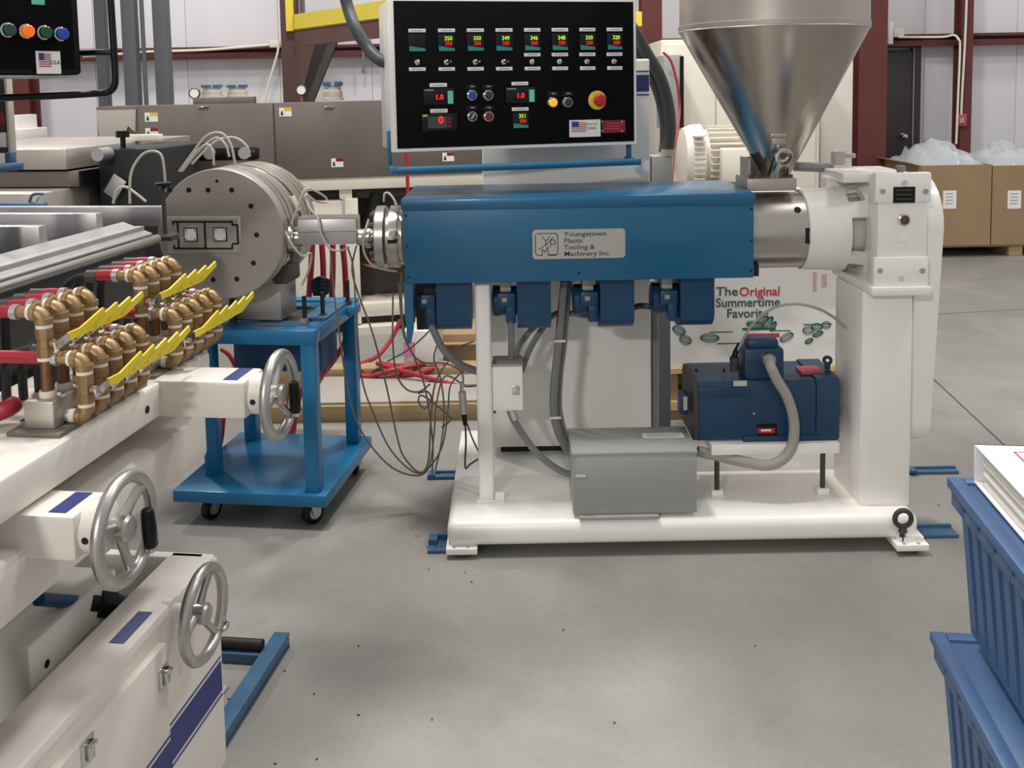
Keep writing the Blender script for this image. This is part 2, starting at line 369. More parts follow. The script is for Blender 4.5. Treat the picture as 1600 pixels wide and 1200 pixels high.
# ================================================================== LONG STAINLESS TANK
TA = math.radians(11); c0 = W(215, 170, 5.9); tu = V((math.cos(TA), math.sin(TA), 0)); tv = V((-math.sin(TA), math.cos(TA), 0))
MK = MX(((tu.x, tv.x, 0, c0.x), (tu.y, tv.y, 0, c0.y), (0, 0, 1, 0), (0, 0, 0, 1)))
def TKP(x, y, off=0.0):                               # image point on the tank's front plane -> tank coordinates
    r = ray(x, y); nrm = -tv; k = (c0-V((0, 0, H))+nrm*off).dot(nrm)/r.dot(nrm); q = r*k+V((0, 0, H)); e_ = q-c0
    return V((e_.dot(tu), e_.dot(tv), q.z))
tk = thing('stainless_tank', 'long brushed stainless cooling tank on a cream base frame', 'tank', (c0.x+1, c0.y+.3, 0))
t0 = TKP(215, 166); t1 = TKP(427, 160); t2 = TKP(752, 152); zb = TKP(560, 274).z; zt_ = t0.z
MB(MK).bx(-.24, t2.x, .01, .62, zb, zt_).build('body', 'tank_steel', tk)
MB(MK).bx(0, t1.x-.004, -.012, .012, zb-.01, zt_+.004, .004).build('door_panel', 'tank_steel', tk)
MB(MK).bx(t1.x+.004, t2.x, -.012, .012, zb-.01, zt_+.004, .004).build('door_panel', 'tank_steel', tk)
MB(MK).prism([(-.24, -.004, zt_-.02), (-.22, -.004, zb+.12), (-.12, -.004, zb+.2), (-.06, -.004, zt_-.12), (-.02, -.004, zt_-.16), (-.01, -.004, zt_-.02)], (0, .016, 0)).build('end_shield', 'stainless_brushed', tk)
for x in (319, 515):
    q = TKP(x, 167); MB(MK).box((q.x, -.016, q.z), (.06, .02, .008), .002).build('lid_latch', 'chrome', tk)
def cap(x, y0, y1, wpx, dY):
    top = TKP(x, y0); bot = TKP(x, y1); R_ = wpx/2*5.9/F; c = V((top.x, dY, bot.z)); h_ = top.z-bot.z
    MB(MK).lathe(c, Z, [(0, R_*1.1), (h_*.12, R_*1.1), (h_*.15, R_*.95), (h_*.3, R_*1.0), (h_*.5, R_*.97), (h_*.55, R_*.85), (h_*.75, R_*.85), (h_*.78, R_*1.0)], 24).build('valve_cap', 'cable_light', tk)
    for k in range(6):
        an = k*math.pi/3; p = c+V((R_*.8*math.cos(an), R_*.8*math.sin(an), h_*.88)); MB(MK).box(p, (.03, .03, h_*.25), .004).build('cap_lug', 'blue_floor', tk)
cap(325, 132, 151, 32, .2); cap(366, 132, 151, 32, .2); cap(520, 127, 157, 32, .2)
q0 = TKP(298, 159); q1 = TKP(395, 150)
MB(MK).bx(q0.x, q1.x, .1, .32, zt_, q1.z-.004, .004).build('cap_plate', 'tank_steel', tk)
for x, y in ((300, 146), (470, 141)):
    q = TKP(x, y); q.y = .14
    g = MB(MK).lathe(q, (0, -1, 0), [(0, .035), (.03, .035), (.034, .03)], 24).build('gauge', 'dark_steel', tk)
    MB(MK).lathe(q+V((0, -.034, 0)), (0, -1, 0), [(0, .027), (.002, .027)], 24).build('dial', 'paper', g)
    MB(MK).bx(q.x-.008, q.x+.008, q.y+.01, q.y+.02, zt_-.01, q.z).build('gauge_stem', 'brass', tk)
for x, y, k in ((237, 183, 'warn_yellow'), (238, 207, 'red_cap'), (446, 175, 'warn_yellow'), (527, 254, 'red_cap'), (700, 245, 'red_cap')):
    q = TKP(x, y)
    s_ = MB(MK).bx(q.x-.038, q.x+.038, -.0145, -.0125, q.z-.028, q.z+.028).build('warning_sticker', 'paper', tk)
    MB(MK).bx(q.x-.008, q.x+.038, -.0155, -.0146, q.z+.008, q.z+.028).build('sticker_header', k, s_)
    MB(MK).prism([(q.x-.03, -.0146, q.z-.02), (q.x-.012, -.0146, q.z-.02), (q.x-.018, -.0146, q.z+.01), (q.x-.026, -.0146, q.z+.004)], (0, -.0008, 0)).build('sticker_symbol', 'ink', s_)
za = zb-.09
MB(MK).bx(-.2, t2.x+.3, .0, .6, za, zb-.01, .005).build('frame_rail', 'cream', tk)
for x in (540, 700, 250):
    q = TKP(x, 295); MB(MK).bx(q.x-.04, q.x+.04, .02, .1, za-.06, za).build('frame_bracket', 'cream', tk)
MB(MK).bx(-.1, t2.x+.3, .12, .55, za-.07, za-.01).build('drip_tray', 'dark_grey', tk)
# machine base under the tank
xa = TKP(492, 400).x; xb = TKP(562, 400).x; xc = TKP(640, 400).x
MB(MK).bx(xa-.3, xb-.1, .02, .56, .1, za-.07, .01).build('base_cabinet', 'cream', tk)
MB(MK).bx(TKP(541, 400).x, xb, .0, .1, .06, za-.06, .006).build('base_post', 'cream', tk)
MB(MK).bx(xc+.22, xc+.3, .0, .1, .06, za-.06, .006).build('base_post', 'cream', tk)
MB(MK).bx(xb, xc+.25, .3, .32, .1, za-.06).build('base_back', 'dark_steel', tk)
q = TKP(600, 474).z; MB(MK).bx(xb-.08, xc+.3, .02, .5, .1, q, .006).build('lower_panel', 'cream', tk)
MB(MK).bx(xa-.3, xc+.3, .06, .5, 0, .1).build('plinth', 'black_rough', tk)
MB(MK).bx(TKP(548, 510).x-.05, TKP(548, 510).x+.3, -.06, .1, .0, .05).build('foot', 'cream', tk)
xm = (xb+xc)/2
MB(MK).cyl((xm-.06, .16, .52), (xm+.2, .16, .52), .1, n=20).build('pump', 'dark_steel', tk)
MB(MK).cyl((xm-.0, .1, .40), (xm+.0, .1, .62), .03, n=12).build('pump_valve', 'brass', tk)
MB(MK).cyl((xb+.03, .14, .50), (xb+.13, .14, .90), .05, n=14).build('drain_hose', 'black_rough', tk)
for k in range(4): MB(MK).tube([(xb+.02, .14+.02*k, .43), (xm, .1, .40+.01*k), (xc+.1, .16, .44+.012*k)], .004, 6, 5).build('wire', 'orange_wire', tk)
for k in range(5):
    x = TKP(640+k*24, 300).x; MB(MK).tube([(x, .05, za-.02), (x+.04, .03, za-.07), (x+.09, .06, za-.05), (x+.14, .03, za-.1)], .012, 6, 5).build('loose_hose', 'black_rough', tk)
# slim red pipe standing in front of the tank
rp_ = W(636, 250, 5.6).x
tag(MB().tube([(rp_, 5.6, 0), (rp_, 5.6, 1.8)], .011, 10).build('red_pipe', 'red', None), 'slim red upright pipe seen just below the control panel', 'pipe')

# ================================================================== STAINLESS PULLER AT FAR LEFT
s0 = 3.95; q = LQ(103, 248, s0); zt2 = LQ(103, 233, s0)[2]; zb2 = LQ(103, 265, s0)[2]
pu = thing('stainless_puller', 'low stainless machine with flat white top left of the die', 'machine', LN(q[0]-.3, s0+.5, 0))
ux = q[0]
MB(ML).bx(ux-.9, ux, s0, s0+1.2, zb2, zt2, .004).build('top_housing', 'stainless_brushed', pu)
MB(ML).bx(ux-.9, ux+.05, s0+.02, s0+1.1, zb2-.08, zb2-.01, .004).build('slide_plate', 'tank_steel', pu)
MB(ML).bx(ux+.05, ux+.06, s0+.01, s0+.3, zb2-.08, zb2-.008).build('edge_seal', 'black', pu)
MB(ML).bx(ux-.9, ux+.0, s0-.2, s0+1.0, .7, zb2-.085, .006).build('lower_housing', 'stainless_brushed', pu)
MB(ML).bx(ux-.95, ux-.05, s0-.15, s0+1.2, .02, .72).build('base_cabinet', 'dark_steel', pu)
MB(ML).bx(ux-.08, ux+.13, s0+.6, s0+.64, zt2, zt2+.035, .004).build('top_bar', 'cream', pu)
MB(ML).bx(ux+.06, ux+.34, s0+.15, s0+.75, .75, zt2-.01, .01).build('drive_box', 'black_rough', pu)
MB(ML).bx(ux+.34, ux+.66, s0+.55, s0+.60, zt2-.10, zt2-.03, .02).build('arm_plate', 'black', pu)
for k in (.42, .60): MB(ML).cyl((ux+k, s0+.545, zt2-.06), (ux+k, s0+.53, zt2-.06), .03).build('arm_bolt', 'aluminium', pu)
MB(ML).cyl((ux+.12, s0+.14, zt2-.03), (ux+.12, s0+.05, zt2-.03), .03).build('roller_end', 'aluminium', pu)
MB(ML).cyl((ux+.16, s0+.2, zt2-.02), (ux+.16, s0+.2, zt2+.06), .012).cyl((ux+.16, s0+.2, zt2+.04), (ux+.16, s0+.2, zt2+.07), .03).build('clamp_knob', 'black', pu)
MB(ML).box((ux+.155, s0+.12, zb2-.09), (.07, .006, .10), .002, MX.Rotation(.6, 3, 'Y')).build('sloped_guard', 'aluminium', pu)
p = LQ(55, 306, 3.72)
MB(ML).tube([(p[0]+.05, 3.7, p[2]+.01), (p[0]+.0, 3.7, p[2]+.005), (p[0]-.02, 3.7, p[2]-.05)], .006, 8, 4).build('bent_handle', 'blue_floor', pu)
MB(ML).box((p[0]-.05, 3.7, p[2]-.05), (.22, .04, .05), .01).build('handle_base', 'blue_floor', pu)

# ================================================================== CREAM CABINET, FINNED MOTOR, GREY BOXES BEHIND THE EXTRUDER
a, b_ = W(1033, 150, 6.5).x, W(1281, 150, 6.5).x; zt3 = W(1160, 60, 6.5).z
cb = thing('cream_cabinet', 'tall plain cream cabinet behind the hopper', 'cabinet', ((a+b_)/2, 6.8, 0))
MB().bx(a, b_, 6.5, 7.2, .06, zt3, .01).build('body', 'cream', cb)
xm = W(1118, 150, 6.5).x
MB().bx(a+.03, xm-.004, 6.485, 6.503, .1, zt3-.03, .004).build('door', 'cream', cb)
MB().bx(xm+.004, b_-.03, 6.485, 6.503, .1, zt3-.03, .004).build('door', 'cream', cb)
MB().bx(a+.02, b_-.02, 6.53, 7.15, 0, .06).build('plinth', 'black_rough', cb)
a, b_ = W(1283, 150, 7.0).x, W(1333, 150, 7.0).x
cw = thing('white_cabinet', 'narrow white cabinet between cream cabinet and wide red column', 'cabinet', ((a+b_)/2, 7.2, 0))
MB().bx(a, b_, 7.0, 7.5, .05, W(1300, 20, 7.0).z, .01).build('body', 'white_dull', cw)
MB().bx(a+.02, b_-.02, 7.04, 7.46, 0, .05).build('plinth', 'black_rough', cw)
mY = 5.7; mc = W(1118, 247, mY); mr_ = 52*mY/F
mo = thing('finned_motor', 'large cream finned electric motor behind the hopper', 'motor', (mc.x, mY, 0))
xl = W(1062, 247, mY).x; xr = W(1200, 247, mY).x
MB().cyl((xl+.12, mY, mc.z), (xr, mY, mc.z), mr_*.86, n=32).build('casing', 'cream', mo)
for k in range(14):
    an = math.radians(-75+150*k/13)+math.pi/2*0
    for sgn in (1,):
        c = V((0, -math.cos(an), math.sin(an)))
        MB().box(((xl+xr)/2+.07, mY+c.y*mr_*.9, mc.z+c.z*mr_*.9), (xr-xl-.16, mr_*.24, .007), rot=MX.Rotation(-an, 3, 'X')).build('cooling_fin', 'cream', mo)
MB().lathe((xl, mY, mc.z), (1, 0, 0), [(0, mr_*.6), (.015, mr_*.92), (.06, mr_*1.02), (.12, mr_*1.04), (.13, mr_*.8)], 32).build('fan_cowl', 'cream', mo)
for k in range(10):
    z = mc.z-mr_*.7+k*mr_*.155
    MB().bx(xl+.05, xl+.11, mY-mr_*1.06, mY-mr_*.55, z, z+.008).build('cowl_rib', 'white_dull', mo)
MB().px(1128, 232, 1172, 285, mY-mr_-.05, .14, .012).build('terminal_box', 'cream', mo)
MB().px(1085, 208, 1165, 222, mY-.1, .2, .01).build('lifting_pad', 'cream', mo)
MB().bx(xl+.1, xr, mY-.16, mY+.16, 0, mc.z-mr_*.8, .01).build('pedestal', 'white_dull', mo)
gb = thing('disconnect_box', 'tall grey disconnect box with dark edge beside the red column', 'electrical box', (W(1052, 150, 6.2).x, 6.3, W(1052, 203, 6.2).z))
MB().px(1036, 86, 1066, 202, 6.2, .29, .006).build('body', 'grey_box', gb)
MB().px(1063, 88, 1068.5, 200, 6.19, .02).build('hinge_strip', 'black', gb)
MB().px(1038, 90, 1062, 198, 6.185, .016, .003).build('cover', 'grey_box', gb)
wire_thing('red_hose', [W(1036, 82, 6.1), W(1048, 95, 6.1), W(1058, 130, 6.1), W(1062, 170, 6.1), W(1058, 205, 6.0), W(1052, 250, 5.9), W(1050, 292, 5.8), W(1050, 330, 5.7)], .008, 'hose_red', 'thin red hose curving over the tall grey disconnect box', 'hose')

# ================================================================== CARDBOARD BOXES ON A PALLET
bY = 8.45
pl = thing('wooden_pallet', 'wooden pallet under the two cardboard boxes', 'pallet', (W(1540, 400, bY).x, bY+.5, 0), None)
pa, pb = W(1436, 400, bY).x, W(1436, 400, bY).x+1.75
for k in range(5): MB().bx(pa, pb, bY+.02+k*.24, bY+.14+k*.24, .09, .11).build('deck_board', 'timber', pl)
for k in range(3): MB().bx(pa+k*(pb-pa-.12)/2, pa+.12+k*(pb-pa-.12)/2, bY+.03, bY+1.1, 0, .09).build('runner', 'timber', pl)
def carton(x0, x1, lb, lx):
    a, b_ = W(x0, 330, bY).x, W(x1, 330, bY).x; zt_ = W((x0+x1)/2, 258, bY).z
    r = thing('cardboard_box', lb, 'box', ((a+b_)/2, bY+.5, .11), 'cardboard boxes by the back wall')
    dp = .95; t = .012
    MB().bx(a, b_, bY, bY+t, .11, zt_).bx(a, b_, bY+dp-t, bY+dp, .11, zt_).bx(a, a+t, bY+t, bY+dp-t, .11, zt_).bx(b_-t, b_, bY+t, bY+dp-t, .11, zt_).bx(a+t, b_-t, bY+t, bY+dp-t, .11, .13).build('carton', 'card', r)
    for s_ in ((0,) if x0 < 1500 else (1,)):
        x = a if s_ == 0 else b_
        MB().quads([(x, bY+.05, zt_), (x, bY+dp-.05, zt_), (x+(-.07 if s_ == 0 else .07), bY+dp-.05, zt_+.02), (x+(-.07 if s_ == 0 else .07), bY+.05, zt_+.02), (x, bY+.05, zt_-.008), (x, bY+dp-.05, zt_-.008), (x+(-.07 if s_ == 0 else .07), bY+dp-.05, zt_+.012), (x+(-.07 if s_ == 0 else .07), bY+.05, zt_+.012)],
                   [(0, 1, 2, 3), (4, 5, 6, 7), (0, 1, 5, 4), (1, 2, 6, 5), (2, 3, 7, 6), (3, 0, 4, 7)]).build('flap', 'card', r)
    p0 = W(lx, 298, bY-.003); p1 = W(lx+20, 326, bY-.003)
    l_ = MB().bx(p0.x, p1.x, bY-.003, bY, p1.z, p0.z).build('shipping_label', 'paper', r)
    for k in range(4):
        z = p0.z-(p0.z-p1.z)*(.2+.18*k); MB().bx(p0.x+.02, p1.x-.03, bY-.004, bY-.003, z, z+.008).build('print_line', 'paper_print', l_)
    return a, b_, zt_, dp
def heap(name, a, b_, y0, y1, z0, hh, lb):
    q = MB(); nx, ny = 16, 8; rnd = random.Random(len(lb)); vs = []; 
    for j in range(ny+1):
        for i in range(nx+1):
            u, v_ = i/nx, j/ny; e_ = math.sin(math.pi*min(1, max(0, u)))*math.sin(math.pi*v_)
            vs.append((a+(b_-a)*u, y0+(y1-y0)*v_, z0-.03+(e_**.5)*hh*(.45+.75*rnd.random())*(1 if u < .75 else .8)))
    fs = [(j*(nx+1)+i, j*(nx+1)+i+1, (j+1)*(nx+1)+i+1, (j+1)*(nx+1)+i) for j in range(ny) for i in range(nx)]
    q.quads(vs, fs); o = q.build(name, 'film', None, 60)
    return tag(o, lb, 'plastic film')
a, b_, z_, dp = carton(1439, 1548, 'left of the two brown cardboard boxes by the wall', 1474)
heap('plastic_liner', a+.02, b_+.02, bY+.03, bY+dp-.03, z_, .22, 'clear crumpled plastic liner bulging from the left cardboard box')
a, b_, z_, dp = carton(1550, 1668, 'right of the two brown cardboard boxes, cut by the frame', 1575)
heap('plastic_liner', a+.02, b_-.02, bY+.03, bY+dp-.03, z_, .2, 'clear crumpled plastic liner on the right cardboard box')

# ================================================================== PRINTED BIN ON PALLET BEHIND THE DRIVE MOTOR
nY = 4.42
pn = thing('wooden_pallet', 'pale wooden pallet beneath the printed white bin', 'pallet', (W(1170, 600, nY).x, nY+.4, 0))
pa, pb = W(1026, 600, nY).x, W(1326, 600, nY).x
zz = [G(1060, 665).z]
zt4 = W(1170, 572, nY).z
for k in range(4): MB().bx(pa, pb, nY-.02+k*.26, nY+.1+k*.26, zt4-.025, zt4).build('deck_board', 'timber_light', pn)
for x in (pa, (pa+pb)/2-.05, pb-.1):
    MB().bx(x, x+.1, nY, nY+.86, zt4-.16, zt4-.025).build('stringer', 'timber', pn)
for k in range(3): MB().bx(pa, pb, nY-.02+k*.39, nY+.1+k*.39, zt4-.2, zt4-.16).build('bottom_board', 'timber_light', pn)
MB().bx(pa+.02, pa+.22, nY, nY+.86, 0, zt4-.2).bx(pb-.2, pb-.02, nY, nY+.86, 0, zt4-.2).build('block', 'timber', pn)
bn = thing('printed_bin', 'white printed bin with green melon drawings behind the blue drive motor', 'bin', (W(1170, 560, nY).x, nY+.4, zt4))
a, b_ = W(1021, 500, nY).x, W(1316, 500, nY).x; zt5 = W(1170, 318, nY).z
q = MB(); pr_ = []
for k, (z, g) in enumerate(((zt4+.002, .0), (zt4+.06, .025), (zt4+.2, .02), (zt4+.4, .005), (zt5, -.03))):
    pr_.append([(a-g*.6, nY-.0-g*.0, z), (b_+g*.6, nY-.0, z), (b_+g*.6, nY+.8, z), (a-g*.6, nY+.8, z)])
vs = [p for r_ in pr_ for p in r_]; fs = [(i*4+k, i*4+(k+1) % 4, i*4+4+(k+1) % 4, i*4+4+k) for i in range(4) for k in range(4)]+[(0, 1, 2, 3), (16, 17, 18, 19)]
q.quads(vs, fs).build('body', 'bag_white', bn)
ux_, uz_ = V((1, 0, 0)), Z
ty = nY-.001
text('lettering', 'The', 15*nY/F*1.35, W(1136, 456, ty), ux_, uz_, 'green_print', bn, bold=.012, sx=1.1)
text('lettering', 'Original', 15*nY/F*1.35, W(1187, 456, ty), ux_, uz_, 'red_print', bn, bold=.012, sx=1.0)
text('lettering', 'Summertime', 15*nY/F*1.35, W(1168.5, 473, ty), ux_, uz_, 'green_print', bn, bold=.012, sx=.98)
text('lettering', 'Favorite', 15*nY/F*1.35, W(1168, 490, ty), ux_, uz_, 'green_print', bn, bold=.012, sx=1.0)
def melon(x, y, rw, rh, rot):
    c = W(x, y, ty); q = MB(); R_ = MX.Rotation(rot, 3, 'Y')
    for k in (1.0, .62, .25):
        pts = [c+R_ @ V((math.cos(t)*rw*nY/F, 0, math.sin(t)*rh*nY/F*k)) for t in [i*2*math.pi/20 for i in range(20)]]
        q.tube(pts, .0016, 4, closed=True)
    q.build('melon_print', 'green_print', bn)
for (x, y, w, h, r) in ((1061, 516, 11, 7, .5), (1071, 531, 10, 7, .4), (1109, 528, 15, 7, .05), (1229, 527, 12, 6, -.5), (1263, 516, 9, 7, 0), (1276, 511, 9, 6, 0), (1291, 508, 7, 6, 0), (1278, 522, 9, 4, -.4), (1264, 533, 7, 4, -.5),
                      (1180, 507, 14, 5, .1), (1190, 500, 12, 5, -.4), (1200, 504, 12, 5, -.9), (1208, 510, 9, 4, -1.1)): melon(x, y, w, h, r)
q = MB(); q.px(1168, 521, 1218, 528, ty, .003).build('cart_print', 'red_print', bn)
MB().px(1160, 512, 1212, 516, ty, .003).build('cart_print', 'green_print', bn)
for (x0, y, x1) in ((1040, 500, 1062), (1110, 518, 1145), (1120, 536, 1160), (1205, 516, 1235), (1255, 506, 1300)):
    MB().px(x0, y, x1, y+1.6, ty, .003).build('grass_line_print', 'green_print', bn)
for (x0, y0, x1, y1) in ((1270, 425, 1276, 455), (1284, 428, 1292, 448)):
    MB().px(x0, y0, x1, y1, ty, .002).build('stamp_print', 'stamp', bn)
MB().px(1166, 500, 1176, 510, ty, .002).build('leaf_print', 'green_pale', bn)

# ================================================================== TIMBER SKID, JUG, CARTON AND HOSES ON THE FLOOR
sY = G(640, 658).y
sk = thing('timber_skid', 'rough timber skid beam lying on the floor nearest the support pole', 'timber', (W(600, 640, sY).x, sY, 0))
hz = W(620, 633, sY).z
MB().bx(W(392, 640, sY).x, W(752, 640, sY).x, sY, sY+.14, 0, hz, .004).build('beam', 'timber', sk)
MB().bx(W(480, 640, sY).x, W(752, 640, sY).x, sY+.02, sY+.44, hz, hz+.012, .002).build('wrapped_sheet', 'conduit_light', sk)
s2 = sY+.46; hz2 = W(620, 575, s2).z
k2 = thing('timber_beam', 'weathered timber beam behind the wrapped sheet with red hose on it', 'timber', (W(600, 600, s2).x, s2, 0))
MB().bx(W(404, 600, s2).x, W(755, 600, s2).x, s2, s2+.12, 0, hz2, .005).build('beam', 'timber', k2)
for x in (560, 590, 635):
    c = W(x, 588, s2-.001); MB().torus(c, (0, 1, 0), .035, .004, 20, 5).build('saw_mark', 'dark_grey', k2)
jY = s2+.06
jc = W(655, 560, jY)
jg = thing('plastic_jug', 'white plastic jug with pink label standing on the timber', 'jug', (jc.x, jY, hz2))
jx0, jx1 = W(632, 540, jY).x, W(681, 540, jY).x; jt = W(650, 512, jY).z
MB().bx(jx0, jx1, jY-.05, jY+.06, hz2, jt, .02).build('body', 'paper', jg)
MB().lathe(((jx0+jx1)/2, jY, jt-.01), Z, [(0, .05), (.03, .03), (.05, .022), (.07, .022), (.075, .018)], 18).build('neck', 'paper', jg)
MB().bx(jx0+.0, jx0+.06, jY-.053, jY-.048, W(650, 552, jY).z, W(650, 530, jY).z).build('label', 'pink', jg)
cc = thing('carton', 'small brown carton lying behind the white support pole', 'carton', (W(717, 560, s2+.3).x, s2+.4, 0))
MB().bx(W(692, 540, s2+.25).x, W(752, 540, s2+.25).x, s2+.25, s2+.6, 0, W(720, 522, s2+.25).z, .004).build('carton_body', 'card', cc)
MB().bx(W(692, 540, s2+.25).x-.02, W(752, 540, s2+.25).x, s2+.2, s2+.25, W(720, 536, s2+.25).z, W(720, 534, s2+.25).z).build('flap', 'card', cc)
hy = s2-.02
rh = tag(MB().tube([W(626, 500, hy+.35), W(612, 528, hy+.3), W(590, 556, hy+.2), W(560, 570, hy+.1), W(552, 576, hy), W(575, 588, hy-.03), (W(620, 588, hy).x, hy-.04, hz2+.012), (W(665, 584, hy).x, hy+.05, hz2+.012), W(672, 570, hy+.1), W(640, 574, hy+.05), W(590, 568, hy+.02), W(660, 588, hy-.1), W(716, 603, hy-.16)], .0125, 8, 6).build('air_hose', 'hose_red', None), 'red air hose looping over the timber beam towards the support pole', 'hose')
wire_thing('air_hose', [W(549, 573, hy+.02), W(580, 592, hy-.03), W(640, 586, hy-.03), W(690, 573, hy+.05), W(735, 576, hy+.1)], .0125, 'hose_red', 'red air hose draped along the front of the timber beam', 'hose')

# ================================================================== EXTRUDER
FY = 3.10                                             # front of the base
ex = thing('extruder', 'white and blue plastic extruder on a long white base with barrel cover', 'extruder', (W(1070, 850, FY).x, FY+.25, 0))
bx0, bx1 = W(698, 830, FY).x, W(1438, 820, FY).x
bz0 = W(1000, 852, FY).z; bz1 = G(1000, 800, 0).z+.125
bk = 3.52
q = MB().box(((bx0+bx1)/2, (FY+bk)/2, (bz0+bz1)/2), (bx1-bx0, bk-FY, bz1-bz0), .032, seg=4)
q.build('base_frame', 'white', ex)
cxr = W(1022, 700, 3.6).x
MB().bx(bx0+.004, cxr, bk-.05, 3.98, bz0, bz1-.001, .006).build('cabinet_base', 'white', ex)
for (x0, x1, dy) in ((697, 746, .0), (1394, 1444, -.03)):
    a, b_ = W(x0, 862, FY).x, W(x1, 862, FY).x
    MB().bx(a, b_, FY-.01+dy, FY+.12, .018, .040, .003).build('foot_plate', 'white', ex)
    MB().bx(a+.015, b_-.01, FY+.01+dy, FY+.1, .03, bz0+.02).build('foot_block', 'white', ex)
    MB().cyl(((a+b_)/2, FY+.04+dy, 0), ((a+b_)/2, FY+.04+dy, .02), .035).build('levelling_pad', 'dark_steel', ex)
    for k in (.25, .7):
        MB().cyl((a+(b_-a)*k, FY+.0+dy, .040), (a+(b_-a)*k, FY+.0+dy, .0415), .006, n=10).build('bolt_hole', 'grey_box', ex)
    MB().bx(a, b_, bk-.1, bk, 0, bz0+.01).build('foot_block', 'white', ex)
eb = W(1411, 810, FY-.012)
k0 = MB().torus(eb, (0, 1, 0), .0275, .0085, 28, 10); k0.cyl((eb.x, eb.y, eb.z-.03), (eb.x-.003, eb.y, .042), .0085).cyl((eb.x, eb.y, eb.z-.045), (eb.x, eb.y, eb.z-.03), .015, .010)
k0.build('eyebolt', 'dark_grey', ex)
# support pole
pY = 3.26; px_ = W(757, 620, pY)
pt = W(757, 446, pY).z
MB().box((px_.x, pY+.027, (bz1+pt)/2), (.054, .054, pt-bz1+.02), .012, seg=3).build('support_pole', 'white', ex)
MB().box((px_.x, pY+.027, bz1+.004), (.07, .07, .008), .002).bx(px_.x+.03, px_.x+.062, pY+.0, pY+.006, bz1, bz1+.035).build('pole_foot', 'white', ex)
# upright
uY = 3.175; ua, ub = W(1345, 640, uY).x, W(1424, 640, uY).x
gzb = W(1400, 461, 3.12).z
MB().bx(ua, ub, uY, uY+.27, bz1-.005, gzb, .008).build('upright', 'white', ex)
MB().bx(ua+.018, ub-.012, uY-.004, uY+.02, bz1+.02, W(1400, 492, uY).z, .003).build('upright_panel', 'white', ex)
# gearbox
gY = 3.12; AY_ = 3.42
MB().px(1363, 449, 1456, 462, gY-.015, .40, .003).build('gearbox_shelf', 'white', ex)
gx0, gx1 = W(1371, 360, gY+.012).x, W(1449, 360, gY+.012).x
gz0, gz1 = W(1410, 450, gY).z, W(1410, 274, gY).z
gd = .42
gxi = W(1366, 360, AY_-.14).x
gh = MB().bx(gx0, gx1, gY+.012, gY+.10, gz0, gz1-.002, .006).bx(gxi, gx1-.002, gY+.09, gY+gd, gz0, gz1-.004, .004).build('gearbox_housing', 'white', ex)
MB().px(1368, 270, 1456, 317, gY, .03, .006).build('gearbox_flange', 'white', ex)
MB().px(1366, 402, 1451, 450, gY, .03, .006).build('gearbox_flange', 'white', ex)
MB().bx(gx0-.06, gxi+.02, gY+.17, gY+gd-.02, gz1-.04, gz1-.006, .006).bx(gx0-.04, gxi+.02, gY+.3, gY+gd-.02, gz1-.12, gz1-.03).build('gearbox_neck', 'white', ex)
def boltpx(x, y, r, Y, m_='grey_box', name='bolt'):
    p = W(x, y, Y); MB().lathe(p, (0, -1, 0), [(0, r), (.003, r), (.0032, r*.55), (.001, r*.5), (.001, .0005)], 16).build(name, m_, ex)
for x, y in ((1379, 299), (1446, 299), (1375, 423), (1441, 423)): boltpx(x, y, .0095, gY, 'aluminium')
for x, y in ((1413, 286), (1408, 435), (1410, 373)): boltpx(x, y, .011, gY if y != 373 else gY+.012, 'white_dull', 'plug')
np_ = MB().px(1396, 292, 1430, 317, gY-.002, .003).build('gearbox_nameplate', 'black', ex)
for k in range(3): MB().px(1400, 296+k*7, 1426, 298+k*7, gY-.003, .001).build('plate_print', 'dark_steel', np_)
p = W(1411, 343, gY+.012)
sg = MB().lathe(p, (0, -1, 0), [(0, .019), (.012, .019), (.014, .015), (.008, .013), (.008, .0005)], 20).build('sight_glass', 'chrome', ex)
MB().lathe(p+V((0, -.0085, 0)), (0, -1, 0), [(0, .0125), (.001, .0125)], 18).build('glass', 'steel_brown', sg)
p = W(1407, 268, gY+.06); MB().lathe(p, Z, [(-.005, .012), (.004, .012), (.005, .016), (.018, .016), (.02, .013)], 18).build('breather_knob', 'conduit', ex)
MB().px(1404, 368, 1417, 380, gY+.0075, .006, .002).build('plug_boss', 'white', ex)
# belt guard behind the gearbox
vx0, vx1 = gx1+.003, gx1+.09
gyc = gY+.26
zc1 = W(1470, 345, gyc).z; zc0 = W(1455, 640, gyc).z
pts = []
for k in range(17):
    t = math.pi*k/16; pts.append((vx0, gyc-.17*math.cos(math.pi-t)*-1, zc1+.17*math.sin(t)))
for k in range(17):
    t = math.pi+math.pi*k/16; pts.append((vx0, gyc-.10*math.cos(math.pi-t)*-1, zc0+.10*math.sin(t)))
MB().prism(pts, (vx1-vx0, 0, 0)).build('belt_guard', 'white', ex)
